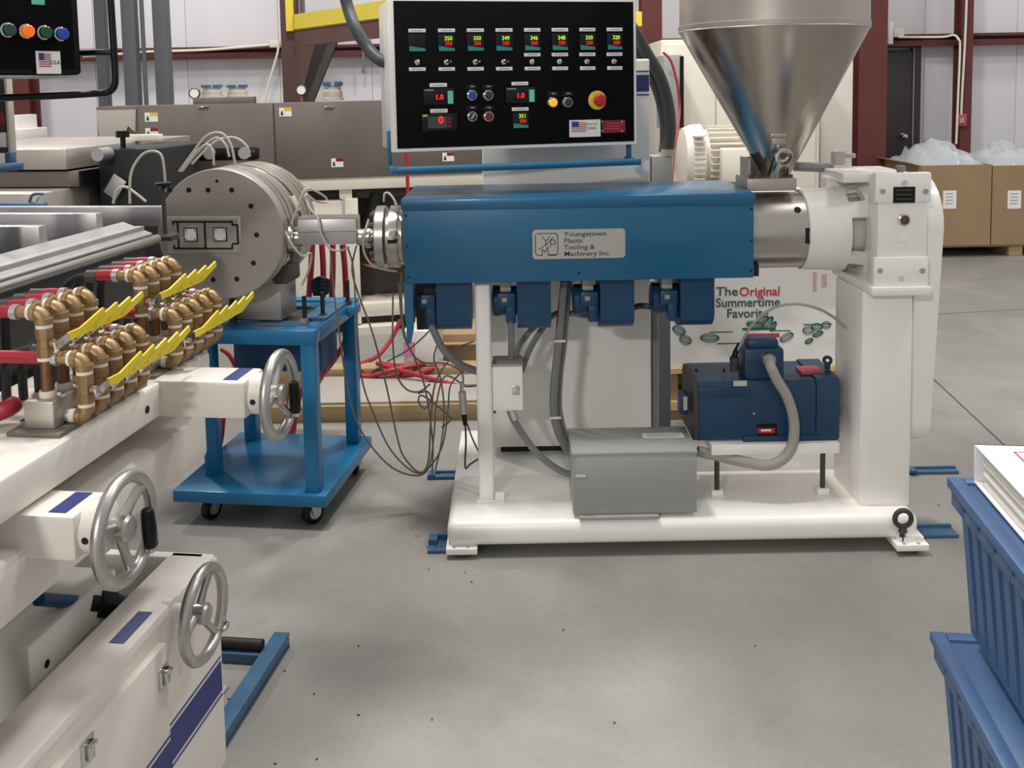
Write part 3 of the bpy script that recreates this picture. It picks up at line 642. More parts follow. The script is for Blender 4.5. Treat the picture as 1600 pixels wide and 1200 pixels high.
# barrel line
AY = 3.42; az = W(1223, 358.5, AY).z; X_ = lambda x, y=358: W(x, y, AY).x
R0 = 60*AY/F
X2 = lambda x, y=358: W(x, y, AY-R0*.85).x
th0 = MB().lathe((X_(1100), AY, az), (1, 0, 0), [(0, R0), (X2(1268)-X_(1100), R0), (X2(1268)-X_(1100)+.003, R0-.004)], 56).build('feed_throat', 'stainless', ex)
pv = W(1247, 320, AY-R0*.8)
an = math.radians(38)
c = V((X2(1247), AY-R0*math.cos(an), az+R0*math.sin(an))); nn = V((0, -math.cos(an), math.sin(an)))
MB().lathe(c-nn*.01, nn, [(0, .012), (.0115, .012), (.012, .0105), (.011, .0005)], 18).build('port_hole', 'hole', th0)
MB().bx(X2(1256), X2(1265), AY-R0-.002, AY-R0*.9, az-.03, az+.024).build('key_slot', 'hole', th0)
MB().bx(X2(1180), X2(1188), AY-.10, AY-.06, az-R0-.012, az-R0+.03).build('clamp_lug', 'black_rough', th0)
# bell housing with windows
xs = [X2(1262), X2(1264), X2(1300), X2(1327), X2(1352), X2(1357), X2(1361), X2(1376)]
rs = [R0+.002, R0+.008, R0+.010, R0+.016, R0+.024, R0+.036, R0+.045, R0+.045]
q = MB(); n_ = 48; rings = []
for x, r in zip(xs, rs): rings.append([q.bm.verts.new((x, AY-r*math.cos(2*math.pi*k/n_), az+r*math.sin(2*math.pi*k/n_))) for k in range(n_)])
for i in range(len(xs)-1):
    for k in range(n_):
        k2_ = k if k < n_/2 else k-n_
        if i == 3 and (-4 <= k2_ <= 2 or 6 <= k2_ <= 10 or -12 <= k2_ <= -7): continue
        q.bm.faces.new((rings[i][k], rings[i][(k+1) % n_], rings[i+1][(k+1) % n_], rings[i+1][k]))
for wdw in ((-4, 2), (6, 10), (-12, -7)):                     # window reveals
    ks = list(range(wdw[0], wdw[1]+2)); 
    for ia in (3, 4):
        inner = [q.bm.verts.new((xs[ia], AY-(rs[ia]-.03)*math.cos(2*math.pi*k/n_), az+(rs[ia]-.03)*math.sin(2*math.pi*k/n_))) for k in ks]
        for j in range(len(ks)-1): q.bm.faces.new((rings[ia][ks[j] % n_], rings[ia][ks[j+1] % n_], inner[j+1], inner[j]))
        if ia == 3: in3 = inner
        else: in4 = inner
    for j in (0, len(ks)-1): q.bm.faces.new((rings[3][ks[j] % n_], rings[4][ks[j] % n_], in4[j], in3[j]))
q.build('bell_housing', 'white', ex)
MB().lathe((X2(1263), AY, az), (1, 0, 0), [(0, R0-.03), (X2(1375)-X2(1263), R0-.024)], 40).build('bell_core', 'white_dull', ex)
# barrel cover
CYf = 3.2; ca, cb_ = W(632, 388, CYf).x, W(1178, 380, CYf).x
cz1 = W(905, 322, CYf).z; cz0 = W(905, 439, CYf).z; clt = W(905, 306, CYf).z
cv = MB().bx(ca, cb_, CYf, CYf+.43, cz0, clt-.004, .003).build('barrel_cover', 'blue', ex)
MB().bx(ca-.008, cb_+.005, CYf-.008, CYf+.445, cz1-.006, clt, .007).build('cover_lid', 'blue', ex)
for x, y in ((633, 337), (635, 385), (637, 433), (1173, 326), (1173, 376), (1172, 423), (904, 427)):
    p = W(x+1, y, CYf); MB().lathe(p, (0, -1, 0), [(0, .0045), (.0012, .004)], 10).build('screw', 'hole', cv)
a, b_ = W(632, 490, CYf).x, W(646, 490, CYf).x; z0 = W(640, 537, CYf).z; zm = W(640, 515, CYf).z
MB().prism([(a, CYf+.001, cz0), (b_, CYf+.001, cz0), (b_, CYf+.001, zm), ((a+b_)/2+.004, CYf+.001, z0), (a+.006, CYf+.001, z0)], (0, .004, 0)).build('cover_bracket', 'blue', ex)
MB().bx(a, a+.003, CYf+.005, CYf+.06, zm+.03, cz0).build('cover_bracket', 'blue', ex)
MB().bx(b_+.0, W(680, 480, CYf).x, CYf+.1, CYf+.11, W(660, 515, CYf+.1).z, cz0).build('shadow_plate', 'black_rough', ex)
# makers plate
def PW(x, y): return W(x, y, CYf-.0035)
p0 = PW(832, 380.5); p1 = PW(977, 380.5); zc = (PW(904, 358).z+PW(904, 404).z)/2; hh = (PW(904, 358).z-PW(904, 404).z)/2
rc = .012; poly = []
for (cx_, cz_, a0) in ((p1.x-rc, zc+hh-rc, 0), (p0.x+rc, zc+hh-rc, 90), (p0.x+rc, zc-hh+rc, 180), (p1.x-rc, zc-hh+rc, 270)):
    for k in range(6):
        t = math.radians(a0+18*k); poly.append((cx_+rc*math.cos(t), CYf-.003, cz_+rc*math.sin(t)))
pla = MB().prism(poly, (0, .003, 0)).build('makers_plate', 'plate', ex)
ys = CYf-.0032
for i, s_ in enumerate(('Youngstown', 'Plastic', 'Tooling &', 'Machinery Inc.')):
    text('lettering', s_, .0225, V((W(881, 380, ys).x, ys, zc+hh*.66-i*hh*.445)), (1, 0, 0), Z, 'ink', pla, 'LEFT', bold=.012, sx=(1.26, 1.16, 1.16, 1.18)[i])
def strip(pts, w, m_='ink', par=pla):
    q = MB()
    for i in range(len(pts)-1):
        a_, b2 = V(pts[i]), V(pts[i+1]); t = (b2-a_).normalized(); nrm = V((-t.z, 0, t.x))*w/2
        q.prism([a_-t*w*.4+nrm, a_-t*w*.4-nrm, b2+t*w*.4-nrm, b2+t*w*.4+nrm], (0, -.0008, 0))
    return q.build('emblem', m_, par)
lx = lambda u_, v_: V((W(836.5+u_*35, 381, ys).x, ys, zc+hh*.74-v_*hh*1.48))
strip([lx(.08, 0), lx(.92, 0), lx(1, .08), lx(1, .92), lx(.92, 1), lx(.62, 1)], .0028)
strip([lx(.0, .06), lx(0, .9), lx(.08, 1), lx(.3, 1)], .0028)
strip([lx(.3, .12), lx(.47, .36), lx(.66, .12)], .0024); strip([lx(.47, .36), lx(.47, .56)], .0024)
strip([lx(.68, .62), lx(.68, .3), lx(.86, .3), lx(.9, .4), lx(.86, .5), lx(.68, .5)], .0026)
strip([lx(.15, .72), lx(.5, .5), lx(.78, .2)], .0026)
strip([lx(.3, .98), lx(.3, .72), lx(.42, .86), lx(.56, .62), lx(.56, .98), lx(.92, .98)], .0026)
# barrel end clamp towards the die
q = MB().lathe((X_(588), AY, az), (1, 0, 0), [(0, .02), (.001, .105), (.006, .112), (.035, .112), (.04, .105), (.042, .09), (.06, .09), (.062, .1), (.1, .1)], 44).build('barrel_flange', 'stainless', ex)
for k in range(10):
    t = 2*math.pi*k/10; p = V((X_(588)-.002, AY-.085*math.cos(t), az+.085*math.sin(t))); MB().cyl(p, p+V((-.014, 0, 0)), .011, n=8).build('flange_bolt', 'dark_steel', q)
MB().lathe((X_(612), AY, az), (1, 0, 0), [(0, .112), (.03, .112)], 44).build('clamp_ring', 'stainless', ex)
p = V((X_(620), AY-.112, az+.03)); MB().cyl(p, p+V((0, -.03, 0)), .012).build('clamp_screw', 'cable_light', ex)
MB().bx(X_(612), X_(626), AY-.13, AY-.1, az-.005, az+.008).build('clamp_gap', 'black', ex)

# ---------------------------------------------------------------- hopper
hY = AY; hx = W(1209, 150, hY).x
hzr = W(1207, 49, hY).z; hzb = W(1213, 277, hY).z; hR = 142*hY/F
hx = W(1207, 60, hY).x
ho = thing('stainless_hopper', 'large conical stainless feed hopper above the feed throat', 'hopper', (W(1210, 290, hY).x, hY, clt))
xb_ = W(1212, 275, hY).x
q = MB(); n_ = 64
def rr(z, r, x): return [q.bm.verts.new((x+r*math.cos(2*math.pi*k/n_), hY+r*math.sin(2*math.pi*k/n_), z)) for k in range(n_)]
q.skin([rr(hzb-.03, .028, xb_), rr(hzr, hR, hx), rr(hzr+.012, hR+.001, hx)], caps=False)
q.build('cone', 'stainless_hopper', ho)
MB().lathe((hx, hY, hzr), Z, [(.004, hR-.002), (.006, hR+.004), (.022, hR+.005), (.024, hR+.001), (.50, hR+.001), (.52, hR+.012), (.53, hR)], 64, caps=False).build('drum', 'stainless_brushed', ho)
MB().torus((hx, hY, hzr+.003), Z, hR+.0015, .0035, 64, 6).build('weld_seam', 'stainless_brushed', ho)
fz0 = W(1206, 296, hY-.09).z; fz1 = W(1206, 279, hY-.09).z
fx0, fx1 = W(1168, 288, hY-.09).x, W(1245, 288, hY-.09).x
MB().bx(fx0, fx1, hY-.09, hY+.09, fz0-.006, fz1, .002).build('flange', 'stainless_brushed', ho)
for x in (fx0+.018, fx1-.018):
    MB().cyl((x, hY-.072, fz1), (x, hY-.072, fz1+.012), .009, n=6).build('flange_bolt', 'dark_steel', ho)
MB().bx(fx0+.012, fx0+.017, hY-.06, hY+.07, fz1, W(1180, 246, hY).z).build('side_plate', 'stainless_brushed', ho)
MB().bx(fx1-.02, fx1-.015, hY-.06, hY+.07, fz1, W(1236, 246, hY).z).build('side_plate', 'stainless_brushed', ho)
MB().bx(fx0+.017, fx1-.02, hY+.065, hY+.07, fz1, W(1236, 246, hY).z).build('back_plate', 'stainless_brushed', ho)
sp = W(1216, 238, hY-.085); dr_ = V((.05, -.85, -.18)).normalized()
q = MB().lathe(sp, dr_, [(0, .026), (.045, .026), (.047, .031), (.062, .031), (.064, .026), (.05, .021), (.045, .0005)], 24).build('drain_spout', 'chrome', ho)
MB().lathe(sp+dr_*.047, dr_, [(0, .0205), (.001, .0205)], 20).build('spout_mouth', 'steel_brown', q)
MB().cyl(sp+dr_*.02, (sp.x-.008, hY-.05, fz1+.004), .020, n=20).build('outlet_tube', 'chrome', ho)
MB().px(1204, 208, 1229, 214, hY-.135, .06, .002).build('slide_gate', 'stainless_brushed', ho)
MB().px(1206, 215, 1228, 226, hY-.122, .05, .002).build('gate_guide', 'stainless_brushed', ho)
wire_thing('coolant_pipe', [W(1240, 260, AY+.05), W(1262, 261, AY+.05), W(1290, 262, AY+.1), W(1303, 262, AY+.1)], .017, 'conduit', 'short grey pipe running from the hopper base to the gearbox', 'pipe', sm=3)
el = tag(MB().px(1304, 236, 1322, 258, AY+.08, .05, .008).px(1319, 240, 1338, 247, AY+.09, .03, .004).build('pipe_elbow', 'conduit_light', None), 'grey pipe elbow standing at the back of the gearbox top', 'pipe elbow')

# ---------------------------------------------------------------- cooling blowers
bl0 = None
BLX = [(682, 735), (808, 862), (938, 988), (1063, 1112)]
names = ['leftmost blue barrel blower, beside the white support pole', 'second blue barrel blower from the left under the barrel cover', 'third blue barrel blower from the left under the barrel cover', 'rightmost blue barrel blower, in front of the printed bin']
byc = 3.37; bxr = W(BLX[0][0], 480, byc-.1).x; bw = W(BLX[0][1], 480, byc-.1).x-bxr
bzb = W(708, 521, byc-.08).z; rb = .105
bl0 = thing('cooling_blower', names[0], 'blower', (bxr, byc, bzb), 'cooling blowers under the barrel')
poly = [(bxr, byc-rb, cz0), (bxr, byc+rb, cz0)]+[(bxr, byc+rb*math.cos(t), bzb+rb*.62-rb*.62*math.sin(t)) for t in [math.pi*k/14 for k in range(15)]]
MB().prism(poly, (bw, 0, 0)).build('scroll_housing', 'blue_dark', bl0)
mz = W(660, 472, byc).z
q = MB().cyl((bxr-.085, byc, mz), (bxr, byc, mz), .052, n=24).build('motor', 'blue_dark', bl0)
MB().lathe((bxr-.06, byc, mz), (-1, 0, 0), [(0, .055), (.025, .055), (.03, .04)], 24).build('end_bell', 'blue_dark', bl0)
MB().bx(bxr-.068, bxr-.004, byc-.09, byc-.04, mz-.005, mz+.045, .006).build('terminal_box', 'blue_dark', bl0)
MB().bx(bxr-.04, bxr-.004, byc-.08, byc-.03, mz-.065, mz-.0, .006).build('capacitor_box', 'blue_dark', bl0)
MB().bx(bxr-.058, bxr-.02, byc-.06, byc+.04, mz+.045, cz0-.002, .002).build('mount_bracket', 'cable_light', bl0)
MB().bx(bxr-.052, bxr-.035, byc-.092, byc-.089, mz+.015, mz+.03).build('rating_plate', 'grey_box', bl0)
for i in (1, 2, 3):
    c = copy_tree(bl0, None, (W(BLX[i][0], 480, byc-.1).x-bxr, 0, 0)); c['label'] = names[i]

# ---------------------------------------------------------------- conduits of the extruder
wire_thing('flexible_conduit', [W(672, 500, 3.32), W(680, 522, 3.3), W(696, 550, 3.33), W(722, 571, 3.36), W(752, 582, 3.4), W(775, 590, 3.44)], .014, 'conduit', 'grey flexible conduit curving from the leftmost blower behind the support pole', 'conduit')
wire_thing('flexible_conduit', [W(798, 500, 3.3), W(799, 530, 3.31), W(798, 570, 3.33), W(797, 590, 3.36)], .011, 'conduit', 'straight grey conduit from the second blower to the white junction box', 'conduit')
wire_thing('flexible_conduit', [W(840, 505, 3.45), W(822, 525, 3.45), W(808, 548, 3.45), W(806, 590, 3.45)], .011, 'conduit', 'thin grey conduit bending down behind the second blower', 'conduit')
wire_thing('flexible_conduit', [W(925, 495, 3.43), W(870, 490, 3.46), W(843, 520, 3.46), W(826, 550, 3.45), W(815, 580, 3.45)], .011, 'conduit', 'grey conduit from the third blower arching to the white junction box', 'conduit')
wire_thing('flexible_conduit', [W(1030, 482, 3.4), W(1000, 478, 3.42), W(970, 488, 3.45)], .011, 'rubber_dark', 'short dark cable between the two right-hand blowers', 'cable')
wire_thing('flexible_conduit', [W(882, 440, 3.36), W(876, 500, 3.36), W(873, 535, 3.36), W(867, 590, 3.36), W(865, 640, 3.36), W(872, 675, 3.36), W(886, 702, 3.36), W(900, 718, 3.37)], .0145, 'conduit', 'long grey conduit hanging from the barrel cover to the grey transformer box', 'conduit')
wire_thing('flexible_conduit', [W(890, 440, 3.40), W(884, 500, 3.40), W(881, 540, 3.40), W(875, 590, 3.40), W(874, 640, 3.40), W(884, 680, 3.40), W(900, 705, 3.40)], .011, 'conduit', 'thin grey conduit hanging right behind the long one to the transformer', 'conduit')
for x, y, nm in ((875, 533, 'upper'), (868, 653, 'lower')):
    tag(MB().box(W(x, y, 3.345), (.04, .006, .008), .001).build('cable_tie', 'tape', None), nm+' pale cable tie around the long grey conduit', 'cable tie')
wire_thing('flexible_conduit', [W(797, 642, 3.32), W(805, 660, 3.31), W(828, 695, 3.3), W(855, 722, 3.29), W(880, 738, 3.28), W(899, 742, 3.28)], .012, 'conduit', 'grey conduit sweeping from the white junction box to the transformer side', 'conduit')
cn = tag(MB().cyl(W(798, 640, 3.32), W(804, 657, 3.31), .016, n=14).build('conduit_fitting', 'chrome', None), 'bright conduit fitting beneath the white junction box', 'fitting')
jb = thing('junction_box', 'small white junction box with latch beside the support pole', 'junction box', W(793, 642, 3.28))
MB().px(769, 572, 817, 642, 3.28, .10, .004).build('body', 'white', jb)
MB().px(769, 569, 817, 573, 3.275, .11, .002).build('lid_edge', 'conduit_light', jb)
MB().px(801, 603, 812, 617, 3.276, .006, .001).build('latch', 'chrome', jb)
MB().px(770, 564, 774, 571, 3.28, .01).px(771, 642, 775, 646, 3.28, .01).build('mount_tab', 'dark_steel', jb)

# ---------------------------------------------------------------- transformer box
tY = 3.12; tz1 = W(990, 710, tY).z; a, b_ = W(895, 750, tY).x, W(1089, 750, tY).x
tr = thing('transformer_box', 'grey steel transformer enclosure standing on the white base', 'transformer', ((a+b_)/2, tY+.13, bz1))
MB().bx(a, b_, tY, tY+.23, bz1+.012, tz1, .004).build('enclosure', 'grey_box', tr)
MB().bx(a-.003, b_+.003, tY-.003, tY+.233, tz1-.004, tz1+.010, .004).build('lid', 'grey_box', tr)
MB().bx(a+.01, b_-.002, tY-.004, tY+.002, bz1+.05, tz1-.01, .002).build('front_cover', 'grey_box', tr)
MB().bx(a+.02, b_-.13, tY-.02, tY+.02, bz1+.001, bz1+.012, .001).build('mount_flange', 'grey_box', tr)
MB().bx(a+.02, b_-.02, tY+.18, tY+.22, bz1+.001, bz1+.013).build('mount_flange', 'grey_box', tr)
p = W(899, 745, tY-.005); MB().cyl((p.x, tY-.006, p.z), (p.x+.035, tY-.006, p.z), .007, n=10).build('cover_bolt', 'conduit_light', tr)
p0 = W(1008, 684, tY+.1); lw = .15
lb_ = MB().bx(W(1008, 700, tY+.08).x, W(1073, 700, tY+.08).x, tY+.12, tY+.165, tz1+.010, tz1+.0112).build('rating_label', 'paper', tr)
for k in range(3): MB().bx(W(1014, 700, tY+.08).x, W(1068, 700, tY+.08).x, tY+.128+k*.011, tY+.132+k*.011, tz1+.0112, tz1+.0116).build('print_line', 'paper_print', lb_)

# ---------------------------------------------------------------- drive motor
dY_ = 3.26; z0 = W(1200, 690, dY_).z; z1 = W(1200, 596, dY_).z; a, b_ = W(1087, 640, dY_).x, W(1314, 640, dY_).x
dm = thing('drive_motor', 'blue electric drive motor lying on the base behind the conduit loop', 'motor', ((a+b_)/2, dY_+.12, bz1))
dp = .25; ch = .022
prof = [(dY_, z0+.01), (dY_, z1-ch), (dY_+ch*.6, z1), (dY_+dp-ch, z1+.004), (dY_+dp, z1-ch), (dY_+dp, z0+.01), (dY_+dp-.02, z0), (dY_+.02, z0)]
MB().prism([(a+.012, y, z) for y, z in prof], (b_-a-.1, 0, 0)).build('frame', 'blue_motor', dm)
MB().prism([(b_-.086, y-.004 if y < dY_+.1 else y+.004, z+(.006 if z > z0+.05 else -.0)) for y, z in prof], (.08, 0, 0)).build('end_housing', 'blue_motor', dm)
MB().prism([(a-.004, y+(.006 if y < dY_+.1 else -.006), z) for y, z in prof], (.018, 0, 0)).build('end_plate', 'dark_grey', dm)
MB().bx(a+.01, a+.19, dY_-.002, dY_+.02, z1-.055, z1-.018, .004).build('cover_band', 'blue_motor', dm)
p0 = W(1146, 595, dY_-.003); p1 = W(1167, 603, dY_-.003); MB().bx(p0.x, p1.x, dY_-.0045, dY_-.002, p1.z, p0.z).build('rating_plate', 'cable_light', dm)
p = W(1178, 646, dY_); MB().lathe(p, (0, -1, 0), [(0, .005), (.002, .004)], 10).build('screw', 'aluminium', dm)
wn = MB().px(1183, 663, 1214, 682, dY_-.004, .005, .001).build('warning_plate', 'black', dm)
MB().px(1183.5, 669, 1211, 677, dY_-.005, .001).build('warning_print', 'red', wn)
MB().px(1189, 671, 1205, 674, dY_-.0056, .0005).build('warning_print', 'paper', wn)
MB().px(1162, 681, 1310, 695, dY_-.006, .05, .003).build('mount_foot', 'blue_motor', dm)
MB().px(1062, 615, 1076, 648, dY_+.06, .05, .004).build('brush_cover', 'blue_motor', dm)
MB().px(1068, 620, 1074, 641, dY_+.055, .01).build('brush_label', 'cable_light', dm)
p = W(1293, 563, dY_+.1); MB().torus(p, (.3, 1, 0), .012, .006, 20, 8).cyl((p.x, p.y, p.z-.03), (p.x, p.y, p.z-.01), .01, n=10).build('lifting_eye', 'blue_motor', dm)
MB().bx(W(1250, 580, dY_+.08).x, W(1284, 580, dY_+.08).x, dY_+.06, dY_+.14, z1+.003, z1+.0115).build('caution_label', 'flag_red', dm)
for x in (1088, 1131): MB().cyl(W(x, 577, dY_+.08)-Z*.01, W(x, 577, dY_+.08)+Z*.002, .004, n=8).build('top_screw', 'hole', dm)
# plate and bolts
MB().px(1112, 694, 1312, 710, dY_-.03, .3, .002).build('mount_plate', 'white', dm)
for x in (1123, 1290):
    p = W(x, 710, dY_-.01); MB().cyl((p.x, p.y+.03, bz1), (p.x, p.y+.03, p.z+.02), .009, n=10).build('adjusting_bolt', 'dark_grey', dm)
    MB().cyl((p.x, p.y+.03, p.z+.008), (p.x, p.y+.03, p.z+.026), .017, n=6).build('nut', 'dark_steel', dm)
    MB().box((p.x, p.y+.03, bz1+.012), (.042, .03, .024), .003).build('bolt_boss', 'white', dm)
# conduit head on top
p = W(1196, 562, dY_+.03)
MB().bx(W(1163, 560, dY_+.02).x, W(1226, 560, dY_+.02).x, dY_+.02, dY_+.12, z1-.005, W(1196, 545, dY_+.02).z, .012).build('terminal_box', 'blue_motor', dm)
MB().bx(W(1170, 560, dY_+.02).x, W(1219, 560, dY_+.02).x, dY_+.03, dY_+.11, W(1196, 547, dY_+.02).z, W(1196, 532, dY_+.02).z, .012).build('terminal_lid', 'blue_motor', dm)
p = W(1199, 560, dY_+.02)
MB().cyl(p, p+V((0, -.025, 0)), .024, n=20).build('gland', 'chrome', dm)
wire_thing('flexible_conduit', [p+V((0, -.02, 0)), W(1204, 572, dY_-.03), W(1215, 595, dY_-.035), W(1230, 620, dY_-.035), W(1240, 655, dY_-.035), W(1239, 690, dY_-.035), W(1226, 715, dY_-.04), W(1200, 727, dY_-.045), W(1165, 722, dY_-.03), W(1120, 712, dY_-.0), W(1090, 705, dY_+.0)], .0185, 'conduit_light', 'thick pale flexible conduit looping down from the drive motor', 'conduit', n=12)
wire_thing('encoder_cable', [W(1146, 580, dY_+.05), W(1149, 556, dY_+.05), W(1156, 540, dY_+.04), W(1175, 508, dY_+.03), W(1205, 483, dY_+.03), W(1240, 475, dY_+.03), W(1275, 481, dY_+.03), W(1300, 494, dY_+.03), W(1322, 512, dY_+.03)], .0048, 'conduit_light', 'thin pale cable arching over the drive motor to the upright', 'cable')
eb_ = thing('cable_plug', 'dark cable plug standing on top of the drive motor', 'plug', W(1147, 582, dY_+.06))
MB().cyl(W(1147, 580, dY_+.05), W(1147, 558, dY_+.05), .014, .016, n=14).build('socket', 'dark_grey', eb_)
MB().tube([W(1147, 560, dY_+.05), W(1150, 548, dY_+.048), W(1156, 536, dY_+.045)], [.012, .009, .007], 10).build('boot', 'black', eb_)

# ---------------------------------------------------------------- blue floor tracks under the base
def track(px_pts, lb, h_=.03):
    P = [G(x, y) for x, y in px_pts]
    return tag(MB().prism([(p.x, p.y, .0) for p in P], (0, 0, h_)).build('floor_track', 'blue_floor', None), lb, 'floor track')
def track2(x0, x1, y, dep, h_, lb, holes=()):
    a, b_ = G(x0, y), G(x1, y); r = thing('floor_track', lb, 'floor track', ((a.x+b_.x)/2, a.y, 0), 'blue floor tracks')
    MB().bx(a.x, b_.x, a.y, a.y+dep, 0, .012, .001).bx(a.x, b_.x, a.y+dep-.012, a.y+dep, .0, h_).build('rail', 'blue_floor', r)
    MB().bx(a.x, a.x+.03, a.y+dep-.05, a.y+dep-.012, .012, h_).build('end_stop', 'blue_floor', r)
    for k in (.3, .6): MB().cyl((a.x+.06*k+.01, a.y+.03, .012), (a.x+.06*k+.01, a.y+.03, .0125), .004, n=8).build('bolt_hole', 'hole', r)
track2(668, 720, 866, .09, .03, 'blue floor track poking out left of the front foot')
track2(668, 745, 750, .05, .02, 'blue floor track behind, left of the support pole')
track2(1421, 1500, 742, .04, .02, 'blue floor track behind, right of the white upright')
track2(1425, 1500, 842, .07, .02, 'blue floor track right of the front eyebolt foot')

# ================================================================== CONTROL CABINET
KY = 3.70; a, b_ = W(757, 420, KY).x, W(1016, 300, KY).x; kz = W(1000, 92, KY).z
kc = thing('control_cabinet', 'tall white control cabinet with navy stripe behind the blue barrel cover', 'cabinet', ((a+b_)/2, KY+.12, bz1))
MB().bx(a, b_, KY, KY+.27, bz1+.03, kz, .006).build('body', 'white', kc)
MB().bx(a+.05, b_-.05, KY+.03, KY+.24, bz1, bz1+.03).build('plinth', 'black_rough', kc)
MB().bx(a+.004, b_-.004, KY-.012, KY+.002, bz1+.034, kz-.006, .003).build('door', 'white', kc)
p0, p1 = W(900, 117, KY).z, W(900, 143, KY).z
MB().bx(a+.004, b_-.004, KY-.0135, KY-.012, W(1004, 143, KY).z, W(1004, 117, KY).z).build('stripe', 'navy', kc)
for y in (111.5, 148): z = W(1004, y, KY).z; MB().bx(a+.004, b_-.004, KY-.0135, KY-.012, z-.0025, z+.0025).build('stripe', 'navy', kc)
xr_ = W(1013, 500, KY).x
MB().tube([(b_+.02, KY+.05, bz1+.02), (b_+.022, KY+.05, .5), (b_+.02, KY+.05, .8)], .017, 10, 4).build('side_conduit', 'conduit', kc)

# ================================================================== OPERATOR CONTROL PANEL ON THE CABINET
PA = math.radians(14); PU = V((math.cos(PA), math.sin(PA), 0)); PN = V((math.sin(PA), -math.cos(PA), 0)); PO = W(613, 238, 3.25)
def PP(x, y, off=0.0):
    r = ray(x, y); k = (PO+PN*off-V((0, 0, H))).dot(PN)/r.dot(PN); return r*k+V((0, 0, H))
MP = MX(((PU.x, -PN.x, 0, PO.x), (PU.y, -PN.y, 0, PO.y), (0, 0, 1, 0), (0, 0, 0, 1)))         # (along panel, into panel, up)
def PL(x, y):
    e_ = PP(x, y)-PO; return e_.dot(PU), PP(x, y).z
pw = PL(991, 120)[0]; pz0 = (PL(616, 238)[1]+PL(988, 222)[1])/2; pz1 = (PL(616, 1)[1]+PL(988, -1)[1])/2
cp = thing('control_console', 'white control enclosure with black face of temperature controllers and buttons', 'control panel', PO+PU*(pw/2)+Z*0)
dpp = .29
MB(MP).bx(0, pw, .004, dpp, pz0, pz1, .004).build('enclosure', 'white', cp)
MB(MP).bx(-.004, pw+.004, -.012, .006, pz0-.004, pz1+.004, .003).build('door_rim', 'white', cp)
fx0_, fx1_ = PL(617, 120)[0], PL(988, 120)[0]
fc = MB(MP).bx(fx0_, fx1_, -.015, -.011, pz0+.008, pz1-.006, .001).build('face_plate', 'panel_black', cp)
MB().cyl(PO+PU*(pw*.5)-PN*(dpp-.01)+Z*.22, V((W(880, 120, KY).x, KY+.05, PO.z+.22)), .05, n=20).build('swing_arm', 'white', cp)
def onp(mb, x0, y0, x1, y1, d0, d1, bev=0.0):
    u0, za_ = PL((x0+x1)/2, y0); _, zb_ = PL((x0+x1)/2, y1); ua_ = PL(x0, (y0+y1)/2)[0]; ub_ = PL(x1, (y0+y1)/2)[0]
    return mb.bx(ua_, ub_, -d1, -d0, min(za_, zb_), max(za_, zb_), bev)
FD = .015
def tagstrip(x0, y0, x1, y1):
    onp(MB(MP), x0, y0, x1, y1, FD, FD+.0015, .0005).build('legend_plate', 'paper', cp)
    onp(MB(MP), x0+5, (y0+y1)/2-.6, x1-5, (y0+y1)/2+.6, FD+.0015, FD+.0018).build('legend_print', 'paper_print', cp)
def ctl(x0, y0, x1, y1, g, r):
    b2 = onp(MB(MP), x0, y0, x1, y1, FD, FD+.006, .002).build('temperature_controller', 'meter_face', cp)
    u0 = PL(x0+1, (y0+y1)/2)[0]; u1 = PL(x1-1, (y0+y1)/2)[0]; z0_ = PL((x0+x1)/2, y1-1)[1]; hgt = PL((x0+x1)/2, y0)[1]-z0_
    MB(MP).prism([(u0, -FD-.0062, z0_), (u1, -FD-.0062, z0_), (u1, -FD-.0062, z0_+hgt*.16), (u0, -FD-.0062, z0_+hgt*.30)], (0, -.0006, 0)).build('teal_band', 'teal', b2)
    if g:
        text('reading', g, 6.6*3.3/F*1.35, PP(x0+17.5, y0+6.5, FD+.0066), PU, Z, 'led_green', b2, bold=.0, sx=.95)
        text('setpoint', r, 6.0*3.3/F*1.35, PP(x0+18, y0+14.5, FD+.0066), PU, Z, 'led_red', b2, bold=.005, sx=.95)
XS = [(637, 664), (683, 709.5), (728, 754.5), (772.5, 799), (817, 842.5), (860, 885.5), (903, 928), (945.5, 970)]
GR = ['', '350', '350', '349', '346', '348', '350', '320']
for i, (x0, x1) in enumerate(XS):
    dy = -i*.25
    tagstrip(x0, 45.5+dy, x1, 51+dy); ctl(x0, 54+dy, x1, 81.5+dy-i*.15, GR[i], '350' if GR[i] else '')
    tagstrip(x0+1, 105.5+dy, x1, 111+dy)
    if i >= 4: tagstrip(x0, 84+dy, x1, 89.5+dy)
    c = PP((x0+x1)/2+1, 97.5+dy*.8, FD)
    kb = MB().lathe(c, PN, [(0, .0095), (.004, .0095), (.006, .007), (.007, .0045), (.008, .004)], 14).build('toggle_switch', 'chrome', cp)
    MB().cyl(c+PN*.007, c+PN*.022+PU*(.012 if i in (1, 2, 3) else 0)+Z*.002, .003, .004, n=8).build('toggle_lever', 'chrome', kb)
for (x0, y0, x1, y1) in ((670, 130, 697, 136), (671, 170, 698, 176), (797.5, 128, 823.5, 133.5), (798, 167.5, 824, 173)): tagstrip(x0, y0, x1, y1)
def meter(x0, y0, x1, y1, s_):
    b2 = onp(MB(MP), x0, y0, x1, y1, FD, FD+.008, .002).build('panel_meter', 'meter_face', cp)
    w = x1-x0
    onp(MB(MP), x1-.23*w, y0+4, x1-.06*w, y1-2, FD+.008, FD+.009).build('meter_keypad', 'meter_teal', b2)
    text('reading', s_, 9*3.3/F*1.2, PP(x0+.54*w, (y0+y1)/2+1, FD+.0086), PU, Z, 'led_red', b2, bold=.03)
    onp(MB(MP), x0+2, y0+2, x0+16, y0+4, FD+.008, FD+.0084).build('meter_print', 'paper_print', b2)
